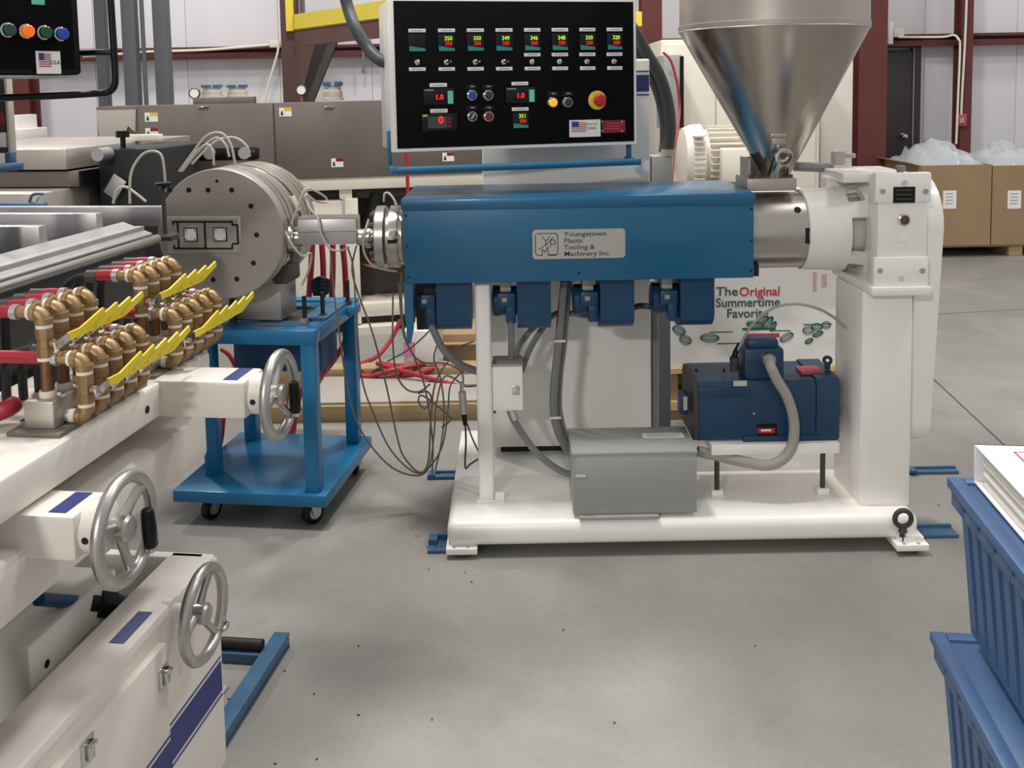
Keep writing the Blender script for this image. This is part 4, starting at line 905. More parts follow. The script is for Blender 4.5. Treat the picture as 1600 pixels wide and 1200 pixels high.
meter(660, 138, 709, 164, '1.0'); meter(788, 136, 835, 161, '1.0')
b2 = onp(MB(MP), 658, 177, 713, 205, FD, FD+.01, .003).build('loop_controller', 'black', cp)
onp(MB(MP), 667, 182, 697, 200, FD+.0101, FD+.0108).build('gauge_window', 'dark_steel', b2)
text('reading', '0', 12*3.3/F*1.3, PP(689, 188, FD+.0112), PU, Z, 'led_red', b2, bold=.04)
for k in range(3): onp(MB(MP), 698, 183+k*6, 703, 187+k*6, FD+.01, FD+.012, .0005).build('key', 'red_cap', b2)
onp(MB(MP), 659, 179, 666, 182, FD+.01, FD+.0106).build('gauge_mark', 'warn_yellow', b2)
ctl(799, 175, 824, 200.5, '351', '350')
def button(x, y, r_, m_, lit=0, name='push_button'):
    c = PP(x, y, FD); R_ = r_*3.3/F
    q = MB().lathe(c, PN, [(0, R_*1.18), (.006, R_*1.18), (.010, R_*1.0), (.016, R_*1.0), (.017, R_*.86), (.012, R_*.84)], 24, caps=False).build(name, 'chrome', cp)
    MB().lathe(c, PN, [(.0, R_*.82), (.014, R_*.82), (.018, R_*.74), (.0185, R_*.3)], 24).build('button_cap', m_, q)
    return c
def lamp(x, y):
    onp(MB(MP), x-9, y-17, x+8, y-10, FD, FD+.0012).build('legend_plate', 'meter_face', cp)
    onp(MB(MP), x-3, y-15, x+3, y-13, FD+.0012, FD+.0016).build('legend_print', 'paper_print', cp)
for (x, y, m_) in ((736.5, 149, 'blue_cap'), (762, 149, 'dark_grey'), (762.5, 182, 'red_cap'), (862.5, 160, 'amber_lit'), (886, 160, 'dark_grey')):
    lamp(x, y); button(x, y, 7.6, m_)
lamp(737, 182); c = button(737, 182, 7.6, 'dark_grey', name='selector_switch')
MB().box(c+PN*.022, (.006, .006, .022), .001, MX.Rotation(.6, 3, 'Y')).build('selector_lever', 'grey_box', cp)
c = PP(933, 156.5, FD)
es = MB().lathe(c, PN, [(0, 15*3.35/F), (.003, 15*3.35/F), (.004, 14*3.35/F)], 36).build('emergency_ring', 'estop_yellow', cp)
MB().lathe(c+PU*.004, PN, [(0, .012), (.008, .012), (.009, .020), (.018, .0225), (.026, .0215), (.030, .017), (.031, .008)], 30).build('emergency_mushroom', 'estop_red', es)
fs_ = onp(MB(MP), 887.5, 187, 936, 213.5, FD, FD+.0012).build('origin_sticker', 'paper', cp)
for k in range(6):
    onp(MB(MP), 891, 191+k*2.7, 915-abs(3-k)*.6, 192.4+k*2.7, FD+.0012, FD+.0016).build('flag_stripe', 'flag_red', fs_)
onp(MB(MP), 891, 190, 902, 198.5, FD+.0016, FD+.0019).build('flag_canton', 'flag_blue', fs_)
text('lettering', 'MADE IN THE', 2.6*3.35/F*1.35, PP(924, 194, FD+.0013), PU, Z, 'ink', fs_, sx=.9)
text('lettering', 'U.S.A.', 4.2*3.35/F*1.35, PP(925.5, 200, FD+.0013), PU, Z, 'ink', fs_, bold=.02)
rs_ = onp(MB(MP), 938.5, 187.5, 974.5, 207, FD, FD+.0015).build('warning_plate', 'red_cap', cp)
for k in range(3): onp(MB(MP), 945, 192+k*4, 968, 193.4+k*4, FD+.0015, FD+.0018).build('warning_print', 'flag_red', rs_)
for x, y in ((941, 190), (972, 190), (941, 204.5), (972, 204.5)): MB().lathe(PP(x, y, FD+.0015), PN, [(0, .0025), (.0012, .002)], 8).build('rivet', 'paper', rs_)
# tubular blue handle below the panel
h0 = PP(613, 264, .05); h1 = PP(1000, 255, .05); hz_ = (h0.z+h1.z)/2; h0.z = h1.z = hz_
MB().cyl(h0, h1, .0125, n=16).build('handle_bar', 'blue_handle', cp)
lz = PP(608, 205).z
MB(MP).bx(-.012, .010, -.06, .08, hz_-.012, hz_+.012, .003).bx(-.012, .002, .03, .055, hz_-.01, lz, .003).build('handle_bracket', 'blue_handle', cp)
MB(MP).bx(pw-.02, pw+.002, -.06, .06, hz_-.011, hz_+.011, .003).bx(pw-.015, pw+.0, .03, .05, hz_-.01, pz0+.002, .003).build('handle_bracket', 'blue_handle', cp)
wire_thing('cable_conduit', [W(515, -1200, 3.6), W(522, -500, 3.58), W(530, -120, 3.56), W(536, -30, 3.55), W(543, 10, 3.55), W(556, 45, 3.5), W(575, 75, 3.48), W(592, 93, 3.44), W(606, 98, 3.42)], .022, 'rubber_dark', 'thick dark conduit entering the left side of the control panel', 'conduit', n=12)
pbk = PO+PU*(pw*.86)-PN*(dpp-.012)
wire_thing('cable_conduit', [V((pbk.x, pbk.y, W(950, 25, 3.7).z)), W(968, 26, 3.85), W(990, 48, 3.95), W(1008, 80, 4.0), W(1030, 118, 4.1), W(1043, 160, 4.15), W(1047, 200, 4.18), W(1044, 238, 4.2)], .026, 'rubber_dark', 'thick grey conduit arching right of the control panel to the grey box', 'conduit', n=12)
wire_thing('cable_conduit', [V((pbk.x+.03, pbk.y, W(950, 60, 3.7).z)), W(966, 48, 3.85), W(980, 55, 3.95), W(1000, 90, 4.05), W(1024, 135, 4.16), W(1036, 180, 4.2), W(1038, 215, 4.22), W(1036, 238, 4.22)], .02, 'rubber_dark', 'second darker conduit tucked behind the thick grey arching one', 'conduit', n=12)
jb2 = thing('connector_box', 'grey connector box at the foot of the arching conduits', 'electrical box', W(1035, 292, 4.2))
MB().px(1020, 244, 1051, 292, 4.17, .12, .004).build('body', 'grey_box', jb2)
MB().cyl(W(1044, 243, 4.2), W(1044, 233, 4.2), .034, .03, n=18).build('conduit_gland', 'conduit_light', jb2)
MB().px(1017, 246, 1021, 290, 4.2, .05).build('hinge', 'dark_steel', jb2)
MB().bx(W(1024, 292, 4.22).x, W(1046, 292, 4.22).x, 4.21, 4.27, 0, W(1035, 291, 4.2).z).build('stand', 'grey_post', jb2)

# ================================================================== DIE AND ADAPTER
DS = 3.20; du, _, dz = LQ(344, 366, DS); DR = .233
di = thing('extrusion_die', 'round stacked stainless extrusion die with profile opening on the blue cart', 'die', LN(du, DS+.2, dz-DR))
MB(ML).lathe((du, DS, dz), (0, 1, 0), [(0, DR-.003), (.003, DR), (.052, DR), (.055, DR-.003)], 72).build('face_plate', 'stainless_brushed', di)
MB(ML).lathe((du, DS+.05, dz), (0, 1, 0), [(0, DR-.022), (.34, DR-.022)], 56).build('core', 'black_rough', di)
for (t, w, r) in ((.068, .022, .0), (.104, .022, .0), (.140, .046, -.004), (.200, .024, .002), (.238, .024, 0), (.276, .024, .0), (.314, .030, .0)):
    MB(ML).lathe((du, DS+t, dz), (0, 1, 0), [(0, DR+r-.004), (.003, DR+r), (w-.003, DR+r), (w, DR+r-.004)], 64).build('die_plate', 'stainless', di)
for (x, y) in ((265, 297), (295, 297), (325, 297), (362, 297), (339, 283), (392, 322), (401, 367), (396, 411), (370, 436), (333, 437)):
    p = V(LQ(x, y, DS)); r = .0095 if (x, y) != (339, 283) else .006
    MB(ML).lathe(p+V((0, .002, 0)), (0, -1, 0), [(0, r), (.0025, r), (.0027, r*.8), (.0022, r*.78), (.0022, .0005)], 16).build('bolt_socket', 'hole', di)
def dq(mb, x0, y0, x1, y1, d0, d1, bev=0.0):
    p = LQ((x0+x1)/2, y0, DS); q_ = LQ((x0+x1)/2, y1, DS); l_ = LQ(x0, (y0+y1)/2, DS)[0]; r_ = LQ(x1, (y0+y1)/2, DS)[0]
    return mb.bx(l_, r_, DS-d1, DS-d0, q_[2], p[2], bev)
ins = dq(MB(ML), 261, 338, 377, 396, 0, .003, .001).build('profile_insert', 'stainless_brushed', di)
dq(MB(ML), 266, 342, 373, 393, .003, .0036).build('insert_face', 'conduit_light', ins)
q = MB(ML)
for (x0, y0, x1, y1) in ((271, 345.2, 364, 347.4), (273, 387, 364, 389.2), (278, 346, 280.4, 388), (320, 346, 322.4, 388), (362.5, 346, 364.7, 352), (362.5, 382, 364.7, 388), (364, 350, 372, 352.2), (364, 379.5, 372, 381.7), (371, 351, 373.2, 381), (270.5, 346, 272.5, 351), (272, 383, 274, 388)):
    dq(q, x0-.4, y0-.4, x1+.4, y1+.4, .0036, .0042)
q.build('profile_slot', 'hole', ins)
for (x0, y0, x1, y1) in ((288, 355.5, 309.5, 377.5), (334, 355, 355.5, 377)):
    dq(MB(ML), x0, y0, x1, y1, .0036, .0041).build('core_gap', 'hole', ins)
    cpn = dq(MB(ML), x0+2, y0+2, x1-2, y1-2, .0036, .007).build('core_pin', 'paper', ins)
    for x in (x0+4, x1-4):
        for y in (y0+4, y1-4): dq(MB(ML), x-1, y-1, x+1, y+1, .007, .0075).build('pin_screw', 'dark_grey', ins)
# heater terminal block on the side of the die, fittings
rgt = du+DR
ph = math.radians(22)
MB(ML).box((du+(DR+.002)*math.cos(ph), DS+.163, dz+(DR+.002)*math.sin(ph)), (.014, .04, .06), .003, MX.Rotation(-ph, 3, 'Y')).build('terminal_cover', 'cable_light', di)
MB(ML).bx(rgt-.02, rgt+.006, DS+.10, DS+.16, dz-.12, dz-.04, .01).build('heater_pad', 'tank_steel', di)
MB(ML).bx(rgt-.09, rgt-.03, DS+.1, DS+.24, dz-.2, dz-.13, .01).build('heater_pad', 'dark_steel', di)
# cradle
MB(ML).bx(du-.10, du+.16, DS+.14, DS+.30, dz-DR-.11, dz-DR+.05, .005).build('cradle', 'stainless_brushed', di)
# adapter
def XA(x): return W(x, 355, AY).x
MB().lathe((XA(452), AY, az), (1, 0, 0), [(-.06, .045), (0, .045), (.001, .05), (.02, .05), (.021, .03), (.05, .03)], 28).build('adapter_flange', 'stainless', di)
MB().lathe((XA(446), AY, az), (1, 0, 0), [(-.04, .03), (.0, .03), (.002, .056), (.012, .056), (.014, .035)], 28).build('adapter_collar', 'chrome', di)
hb0, hb1 = XA(469), XA(560); ht = W(515, 342, AY-.045).z; hb = W(515, 382, AY-.045).z
hbk = MB().bx(hb0, hb1, AY-.045, AY+.045, hb, ht, .003).build('heater_block', 'aluminium', di)
MB().bx(hb0-.001, hb1+.001, AY-.0465, AY-.04, (hb+ht)/2-.001, (hb+ht)/2+.001).build('joint_line', 'grey_post', hbk)
MB().bx(hb0, hb1-.002, AY-.046, AY+.046, ht, ht+.004).build('heater_lid', 'stainless', hbk)
MB().lathe((XA(558), AY, az), (1, 0, 0), [(0, .03), (.03, .03), (.031, .04), (.05, .04), (.052, .03), (XA(592)-XA(558)+.01, .03)], 28).build('adapter_neck', 'stainless', di)
for k in range(4):
    p = V((XA(460+k*3), AY-.03+.02*k, az+.045)); MB().cyl(p, p+Z*.03, .008, n=8).build('clamp_bolt', 'chrome', di)
# leads of the heaters
def lead(pts, lb, r=.0048, m_='cable_light', grp='pale heater leads of the die'):
    return wire_thing('heater_lead', pts, r, m_, lb, 'wire', grp, 7)
lead([W(280, 268, 3.46), W(300, 240, 3.46), W(322, 213, 3.46), W(345, 208, 3.46), W(360, 225, 3.46), W(367, 255, 3.46)], 'tallest pale heater lead arching over the die')
lead([W(284, 268, 3.52), W(305, 242, 3.52), W(335, 216, 3.52), W(352, 226, 3.52), W(358, 245, 3.52)], 'second pale heater lead arching close behind the tallest')
lead([W(286, 264, 3.42), W(308, 236, 3.42), W(324, 226, 3.42), W(332, 238, 3.42), W(334, 258, 3.42)], 'short pale heater lead arching at the front of the die top')
lead([W(300, 256, 3.58), W(335, 222, 3.58), W(365, 215, 3.58), W(385, 228, 3.58), W(390, 245, 3.58)], 'widest pale heater lead arching to the rear die plates')
lead([W(203, 318, 3.36), W(205, 270, 3.36), W(225, 240, 3.36), W(250, 240, 3.36), W(257, 270, 3.36), W(258, 300, 3.36)], 'pale heater lead arching left of the die')
lead([W(177, 318, 3.36), W(182, 298, 3.36), W(196, 292, 3.36), W(212, 302, 3.36), W(228, 315, 3.36)], 'low pale heater lead curling at far left of the die')
lead([W(455, 350, 3.36), W(466, 322, 3.36), W(476, 297, 3.38), W(490, 297, 3.42), W(508, 308, 3.5), W(510, 316, 3.5), W(495, 315, 3.45), W(478, 304, 3.4), W(484, 325, 3.37), W(497, 342, 3.36), W(500, 362, 3.35), W(515, 388, 3.36), W(533, 391, 3.38), W(545, 386, 3.4)], 'pale lead looping over the heater block', .004)
lead([W(446, 362, 3.35), W(455, 380, 3.34), W(472, 400, 3.35), W(486, 396, 3.38), W(483, 420, 3.4), W(472, 445, 3.42)], 'pale lead curling below the adapter collar', .004)
lead([W(576, 343, 3.36), W(570, 365, 3.34), W(568, 390, 3.35), W(578, 410, 3.36), W(596, 420, 3.38), W(620, 424, 3.4)], 'pale lead curling beside the barrel flange', .004)
lead([W(600, 315, 3.38), W(601, 303, 3.38), W(608, 302, 3.38), W(616, 312, 3.36), W(620, 322, 3.34)], 'short pale lead curling over the top of the barrel flange', .004)
lead([W(565, 372, 3.37), W(574, 355, 3.36), W(585, 348, 3.36)], 'tiny pale lead joining heater block and barrel flange', .004)

# ================================================================== BLUE CART
c_u1 = -1.12; c_u0 = -1.70; c_s0 = 3.2; c_s1 = 3.80
shz1 = LQ(400, 771, c_s0)[2]; shz0 = LQ(400, 790, c_s0)[2]
ct = thing('die_cart', 'blue steel cart on casters carrying the round die', 'cart', LN((c_u0+c_u1)/2, (c_s0+c_s1)/2, 0))
MB(ML).bx(c_u0, c_u1, c_s0, c_s1, shz0, shz1, .004).build('shelf', 'blue_cart', ct)
ftz = LQ(400, 517, c_s0)[2]; lw_ = .052
for (u, s_) in ((c_u1-.03-lw_, c_s0+.02), (c_u1-.03-lw_, c_s1-.04-lw_), (c_u0+.06, c_s0+.14), (c_u0+.06, c_s1-.04-lw_)):
    MB(ML).bx(u, u+lw_, s_, s_+lw_, shz1, ftz-.05, .003).build('leg', 'blue_cart', ct)
for (x0, x1, y0, y1) in ((c_u0+.03, c_u1-.025, c_s0+.015, c_s0+.075), (c_u0+.03, c_u1-.025, c_s1-.10, c_s1-.04), (c_u0+.03, c_u0+.09, c_s0+.075, c_s1-.1), (c_u1-.085, c_u1-.025, c_s0+.075, c_s1-.1)):
    MB(ML).bx(x0, x1, y0, y1, ftz-.055, ftz, .003).build('top_rail', 'blue_cart', ct)
MB(ML).bx(c_u0+.09, c_u1-.085, c_s0+.08, c_s1-.1, ftz-.02, ftz-.014).build('top_plate', 'dark_steel', ct)
MB(ML).bx(c_u0+.12, c_u1-.10, c_s0+.30, c_s0+.50, ftz-.24, ftz-.055, .01).build('drawer_box', 'blue_dark', ct)
# adjustable die platform
adz = dz-DR-.115
MB(ML).bx(c_u0+.14, c_u1-.03, c_s0+.10, c_s0+.16, adz-.035, adz, .003).build('lift_bar', 'blue_cart', ct)
MB(ML).bx(c_u0+.14, c_u1+.01, c_s0+.40, c_s0+.47, adz-.035, adz+.0, .003).build('lift_bar', 'blue_cart', ct)
MB(ML).bx(c_u1-.12, c_u1-.03, c_s0+.16, c_s0+.44, adz-.0, adz+.014, .003).build('lift_plate', 'blue_floor', ct)
for (u, s_) in ((c_u1-.10, c_s0+.13), (c_u1-.055, c_s0+.2), (c_u1-.03, c_s0+.43), (c_u0+.2, c_s0+.13), (c_u0+.2, c_s0+.43)):
    MB(ML).cyl((u, s_, ftz-.05), (u, s_, adz+.10), .008, n=10).build('threaded_rod', 'black_rough', ct)
    MB(ML).cyl((u, s_, adz+.0), (u, s_, adz+.018), .016, n=6).build('rod_nut', 'dark_steel', ct)
MB(ML).bx(c_u1-.11, c_u1-.085, c_s0+.1, c_s0+.13, ftz, ftz+.018).build('lock_tab', 'aluminium', ct)
rc_ = shz0-.012
def caster(u, s_, ax):
    k = MB(ML); wr = .045; wz = wr
    cs = MB(ML).bx(u-.04, u+.04, s_-.04, s_+.04, shz0-.006, shz0, .001).cyl((u, s_, shz0-.02), (u, s_, shz0-.006), .025, n=16).build('caster', 'aluminium', ct)
    ax = V(ax).normalized(); o = V((u, s_, wr))+V((.02, .0, 0))
    MB(ML).lathe(o-ax*.015, ax, [(0, .030), (.001, wr-.006), (.006, wr), (.024, wr), (.029, wr-.006), (.03, .030)], 28).build('wheel', 'black', cs)
    MB(ML).lathe(o-ax*.017, ax, [(0, .024), (.034, .024)], 20).build('wheel_hub', 'aluminium', cs)
    for sg in (-1, 1):
        p = o+ax*(.022*sg); t = ax.cross(Z)
        MB(ML).prism([p+t*.022+Z*(shz0-.012-wr), p-t*.022+Z*(shz0-.012-wr), p-t*.012-Z*.008, p+t*.012-Z*.008], ax*(.003*sg)).build('fork', 'aluminium', cs)
caster(c_u1-.09, c_s0+.06, (1, -.75, 0)); caster(c_u0+.10, c_s0+.06, (1, -.35, 0)); caster(c_u1-.07, c_s1-.08, (1, .3, 0)); caster(c_u0+.10, c_s1-.08, (1, .2, 0))
# red hoses hanging behind the cart
for j, (x0, x1, x2, lb) in enumerate(((490, 482, 483, 'leftmost red hose hanging behind the blue cart'), (505, 505, 502, 'second red hose hanging behind the blue cart'), (522, 518, 511, 'third red hose hanging behind the blue cart'), (537, 541, 516, 'rightmost red hose hanging behind the blue cart'))):
    wire_thing('red_hose', [W(x0-2, 382, 4.1+.03*j), W((x0+x1)/2, 420, 4.1+.03*j), W(x1, 480, 4.12+.03*j), W(x1-1, 530, 4.14+.03*j), W(x2, 570, 4.18+.03*j), W(492-2*j, 603, 4.22+.03*j), W(470-5*j, 612, 4.24+.03*j), (W(455-5*j, 640, 4.26).x, 4.26+.035*j, .014)], .013, 'hose_red', lb, 'hose', 'red hoses behind the cart')
wire_thing('red_hose', [W(345, 545, 3.95), W(358, 555, 3.95), W(368, 575, 3.95), W(366, 595, 3.95), W(352, 630, 3.95), W(345, 690, 3.95), (W(330, 700, 3.95).x, 3.95, .012)], .01, 'hose_red', 'short red hose curling under the brass valves by the cart', 'hose')
for k in range(4):
    wire_thing('cable_coil', [W(488, 440+k*5, 3.75), W(500, 434+k*5, 3.7), W(514, 440+k*4, 3.72), W(508, 450+k*3, 3.78), W(490, 448+k*4, 3.8)], .007, 'black_rough', ['top', 'second', 'third', 'bottom'][k]+' loop of the black cable heap on the cart edge', 'cable', 'black cable heap')

# ================================================================== THERMOCOUPLE WIRES AND TRANSDUCER
def tc_(pts, lb, r=.0035, m_='cable'): return wire_thing('sensor_wire', pts, r, m_, lb, 'wire', 'grey sensor wires', 6)
tc_([W(516, 385, 3.44), W(520, 440, 3.42), W(527, 500, 3.42), W(537, 570, 3.45), W(550, 640, 3.5), W(575, 690, 3.5), W(612, 730, 3.5), W(650, 743, 3.5), W(670, 730, 3.5), W(678, 680, 3.5), W(682, 630, 3.5), W(695, 588, 3.5), W(722, 600, 3.5)], 'longest sensor wire sagging lowest between die and support pole')
tc_([W(543, 386, 3.44), W(552, 420, 3.42), W(557, 500, 3.42), W(565, 590, 3.45), W(585, 650, 3.5), W(612, 705, 3.5), W(648, 738, 3.5), W(668, 726, 3.5), W(673, 660, 3.5), W(680, 600, 3.5), W(705, 560, 3.5), W(740, 540, 3.5)], 'sensor wire sagging just inside the lowest one')
tc_([W(557, 384, 3.44), W(550, 420, 3.44), W(560, 460, 3.44), W(582, 520, 3.46), W(603, 600, 3.48), W(620, 680, 3.5), W(632, 715, 3.5), W(660, 738, 3.5), W(690, 700, 3.5), W(700, 640, 3.5), W(705, 600, 3.5), W(735, 570, 3.5)], 'sensor wire dropping steeply through the middle of the sagging bunch')
tc_([W(614, 460, 3.5), W(614, 540, 3.5), W(620, 585, 3.5), W(635, 608, 3.5), W(655, 612, 3.5), W(672, 600, 3.5)], 'sensor wire curling left above the timber')
tc_([W(627, 425, 3.4), W(629, 500, 3.4), W(640, 545, 3.4), W(660, 566, 3.42), W(695, 568, 3.45), W(720, 580, 3.48), W(724, 600, 3.5)], 'sensor wire dropping from the barrel flange to the transducer')
tc_([W(623, 440, 3.42), W(630, 520, 3.42), W(648, 560, 3.45), W(665, 610, 3.5), W(676, 690, 3.5), W(675, 742, 3.5)], 'sensor wire running straight down below the cover bracket')
tc_([W(605, 565, 3.6), W(640, 545, 3.6), W(668, 520, 3.6), W(676, 508, 3.55)], 'short sensor wire crossing in front of the white jug')
tc_([W(680, 735, 3.5), W(690, 690, 3.5), W(694, 640, 3.5), W(688, 590, 3.5), W(678, 560, 3.5), W(686, 530, 3.5)], 'sensor wire rising right of the sagging bunch')
tc_([W(653, 615, 3.5), W(668, 612, 3.5), W(674, 625, 3.5), W(664, 638, 3.5), W(654, 628, 3.5), W(660, 618, 3.5), W(690, 640, 3.5), W(704, 655, 3.5), W(690, 668, 3.5)], 'curled loop of sensor wire in front of the timber')
tc_([W(708, 548, 3.6), W(722, 540, 3.6), W(740, 534, 3.6)], 'upper loose sensor wire beside the pole', .003)
tc_([W(706, 556, 3.6), W(725, 546, 3.6), W(744, 541, 3.6)], 'lower loose sensor wire beside the pole', .003)
td = thing('pressure_transducer', 'silver cylindrical transducer hanging beside the white support pole', 'sensor', W(724, 650, 3.4))
MB().cyl(W(722, 612, 3.4), W(725, 646, 3.4), .014, n=18).build('body', 'aluminium', td)
MB().cyl(W(721, 597, 3.4), W(722, 612, 3.4), .007, n=10).build('stem', 'chrome', td)
MB().cyl(W(725, 646, 3.4), W(727, 664, 3.4), .011, .008, n=12).build('cable_boot', 'black', td)
MB().cyl(W(726, 603, 3.4), W(745, 602, 3.36), .006, n=10).build('mount_rod', 'chrome', td)
tc_([W(727, 662, 3.4), W(728, 690, 3.38), W(727, 730, 3.35), W(735, 725, 3.35), W(752, 714, 3.36)], 'dark transducer cable reaching down to the base', .0035, 'dark_grey')
tc_([W(730, 662, 3.42), W(738, 685, 3.4), W(750, 710, 3.36)], 'short dark transducer cable behind the support pole', .003, 'dark_grey')

# ================================================================== CALIBRATION TABLE (left foreground)
UF = -.97                                             # plane of the operator side
cal = thing('calibration_table', 'white calibration table with handwheels, beams and lower cabinet at left', 'machine', LN(-1.2, 1.4, 0))
MB(ML).bx(UF-.30, UF, .55, 2.03, .918, .988, .008).build('manifold_beam', 'white_grey', cal)
MB(ML).bx(UF-.13, UF, .55, 2.0, .757, .859, .012).build('lift_beam', 'white_grey', cal)
MB(ML).bx(UF-.22, UF-.02, 1.9, 2.06, .945, .9885, .004).build('beam_end', 'white_grey', cal)
p = V(LP(230, 640, .97)); MB(ML).lathe(p, (1, 0, 0), [(0, .008), (.001, .008)], 12).build('beam_hole', 'hole', cal)
# inner wall between the beams
MB(ML).bx(UF-.42, UF-.38, .6, 1.95, .55, .93).build('inner_wall', 'tank_steel', cal)
for (x, y, w) in ((143, 765, .05), (212, 708, .05)):
    p = LP(x, y, 1.07); MB(ML).box((p[0]-.06, p[1], .875), (.10, w, .036), .014, seg=3).build('slide_block', 'white_grey', cal)
# handwheel housings
def housing(s0_, s1_, z0_, z1_, u0_, u1_):
    h_ = MB(ML).bx(u0_, u1_, s0_, s1_, z0_, z1_, .008).build('wheel_housing', 'white_grey', cal)
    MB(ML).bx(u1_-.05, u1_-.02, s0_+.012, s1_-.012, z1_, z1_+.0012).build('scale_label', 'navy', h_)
    MB(ML).lathe((u1_-.002, (s0_+s1_)/2, (z0_+z1_)/2), (1, 0, 0), [(0, .042), (.028, .042), (.034, .034), (.036, .015)], 28).build('bearing_cap', 'white_grey', h_)
    MB(ML).lathe((u1_+.012, (s0_+s1_)/2-.0405, (z0_+z1_)/2-.005), (0, -1, 0), [(0, .006), (.002, .006)], 10).build('set_screw', 'hole', h_)
def wheel(x, y, L, ang=0.0, fold=True, rs=1.0):
    c = V(LP(x, y, L)); R_ = .082*rs; r_ = .0108*rs
    hw = MB(ML).torus(c, (1, 0, 0), R_, r_, 48, 12).build('handwheel', 'cast_metal', cal)
    MB(ML).lathe(c+V((-.05, 0, 0)), (1, 0, 0), [(0, .013), (.022, .013), (.03, .020), (.055, .022), (.060, .018), (.061, .006)], 24).build('hub', 'cast_metal', hw)
    for k in range(3):
        t = ang+2*math.pi*k/3; dv = V((0, math.cos(t), math.sin(t)))
        MB(ML).tube([c+V((-.012, 0, 0))+dv*.012, c+V((-.008, 0, 0))+dv*.045, c+dv*(R_-.002)], [.0095, .0075, .0085], 10).build('spoke', 'cast_metal', hw)
    t = math.radians(-42); dv = V((0, math.cos(t), math.sin(t))); pv = c+dv*R_
    MB(ML).cyl(pv, pv+V((.014, 0, 0)), .009, n=14).box(pv+V((.014, -.004, -.004)), (.012, .026, .012), .003).build('crank_pivot', 'chrome', hw)
    if fold:
        g = pv+V((.014, -.010, 0))
        MB(ML).lathe(g, (0, -.10, 1), [(0, .009), (.004, .0115), (.035, .0125), (.062, .011), (.068, .009), (.069, .004)], 18).build('crank_handle', 'black', hw)
    return c
c1 = wheel(437, 616, .737, math.radians(70))
housing(c1.y-.052, c1.y+.052, c1.z-.038, c1.z+.040, UF-.02, -.79)
c2 = wheel(196, 826, .828, math.radians(40))
housing(c2.y-.05, c2.y+.05, c2.z-.035, c2.z+.040, UF-.20, -.885)
c3 = wheel(319, 959, .895, math.radians(65), False, 1.085)
MB(ML).lathe((UF-.01, c3.y, c3.z), (1, 0, 0), [(0, .03), (.02, .03), (.022, .018), (.05, .018)], 24).build('wheel_bearing', 'white_grey', cal)
# lower cabinet
cu = -.96; cs1 = 1.995; ctz = .53
MB(ML).bx(cu-.03, cu, .6, cs1, .03, ctz-.012, .0).build('cabinet_front', 'white_grey', cal)
MB(ML).bx(cu-.11, cu+.0005, .6, cs1+.0005, ctz-.035, ctz, .012).build('cabinet_rim', 'white_grey', cal)
MB(ML).bx(cu-.7, cu-.02, cs1-.03, cs1-.002, .03, ctz, .008).build('cabinet_end', 'white_grey', cal)
MB(ML).bx(cu-.7, cu-.66, .6, cs1-.03, .03, ctz+.2).build('cabinet_back', 'tank_steel', cal)
MB(ML).bx(cu-.66, cu-.03, .6, cs1-.03, .03, .06).build('cabinet_floor', 'dark_grey', cal)
MB(ML).bx(cu-.11, cu-.105, .6, cs1-.03, .2, ctz-.03).build('inner_lip', 'dark_grey', cal)
MB(ML).bx(cu-.6, cu-.05, .65, 2.0, 0, .03).build('plinth', 'black_rough', cal)
MB(ML).bx(cu-.05, cu-.02, c3.y-.16, c3.y-.05, ctz, ctz+.0012).build('scale_label', 'navy', cal)
for s_ in (1.08, 1.42):
    MB(ML).bx(cu-.38, cu-.32, s_, s_+.06, .05, .93).build('inner_post', 'black_rough', cal)
MB(ML).bx(cu-.42, cu-.16, 1.55, 1.85, .1, .56, .005).build('drive_housing', 'white_dull', cal)
for (s_, z_) in ((1.60, .50), (1.6, .38), (1.72, .3)): MB(ML).lathe((cu-.16, s_, z_), (1, 0, 0), [(0, .008), (.001, .008)], 10).build('housing_hole', 'hole', cal)
p0 = V(LP(60, 936, 1.14)); p1 = V(LP(210, 948, 1.14))
pp = MB(ML).cyl(p0, p1, .013, n=14).build('pipe', 'blue_dark', cal)
pm_ = p0.lerp(p1, .55)
MB(ML).cyl(p0.lerp(p1, .42), p0.lerp(p1, .75), .026, n=14).cyl(p0.lerp(p1, .5), p0.lerp(p1, .66), .034, n=8).build('pipe_union', 'black_rough', cal)
MB(ML).cyl(p0.lerp(p1, .75), p0.lerp(p1, 1.0), .022, n=14).build('pipe_end', 'blue_dark', cal)
# door
d0s, d1s, d1z = LP(80, 1172, .955)[1], LP(252, 1002, .955)[1], LP(252, 1003, .955)[2]
dr2 = MB(ML).bx(cu-.002, cu+.016, d0s, d1s, .06, d1z, .004).build('cabinet_door', 'white_grey', cal)
for (x, y) in ((256, 1056), (136, 1172)):
    p = V(LP(x, y, .944))
    MB(ML).bx(-.944, -.942, p.y-.019, p.y+.019, p.z-.022, p.z+.022, .0008).build('latch_plate', 'chrome', dr2)
    MB(ML).bx(-.942, -.936, p.y-.006, p.y+.012, p.z-.018, p.z+.014, .002).bx(-.942, -.930, p.y-.006, p.y+.012, p.z+.008, p.z+.014, .001).build('latch_pull', 'chrome', dr2)
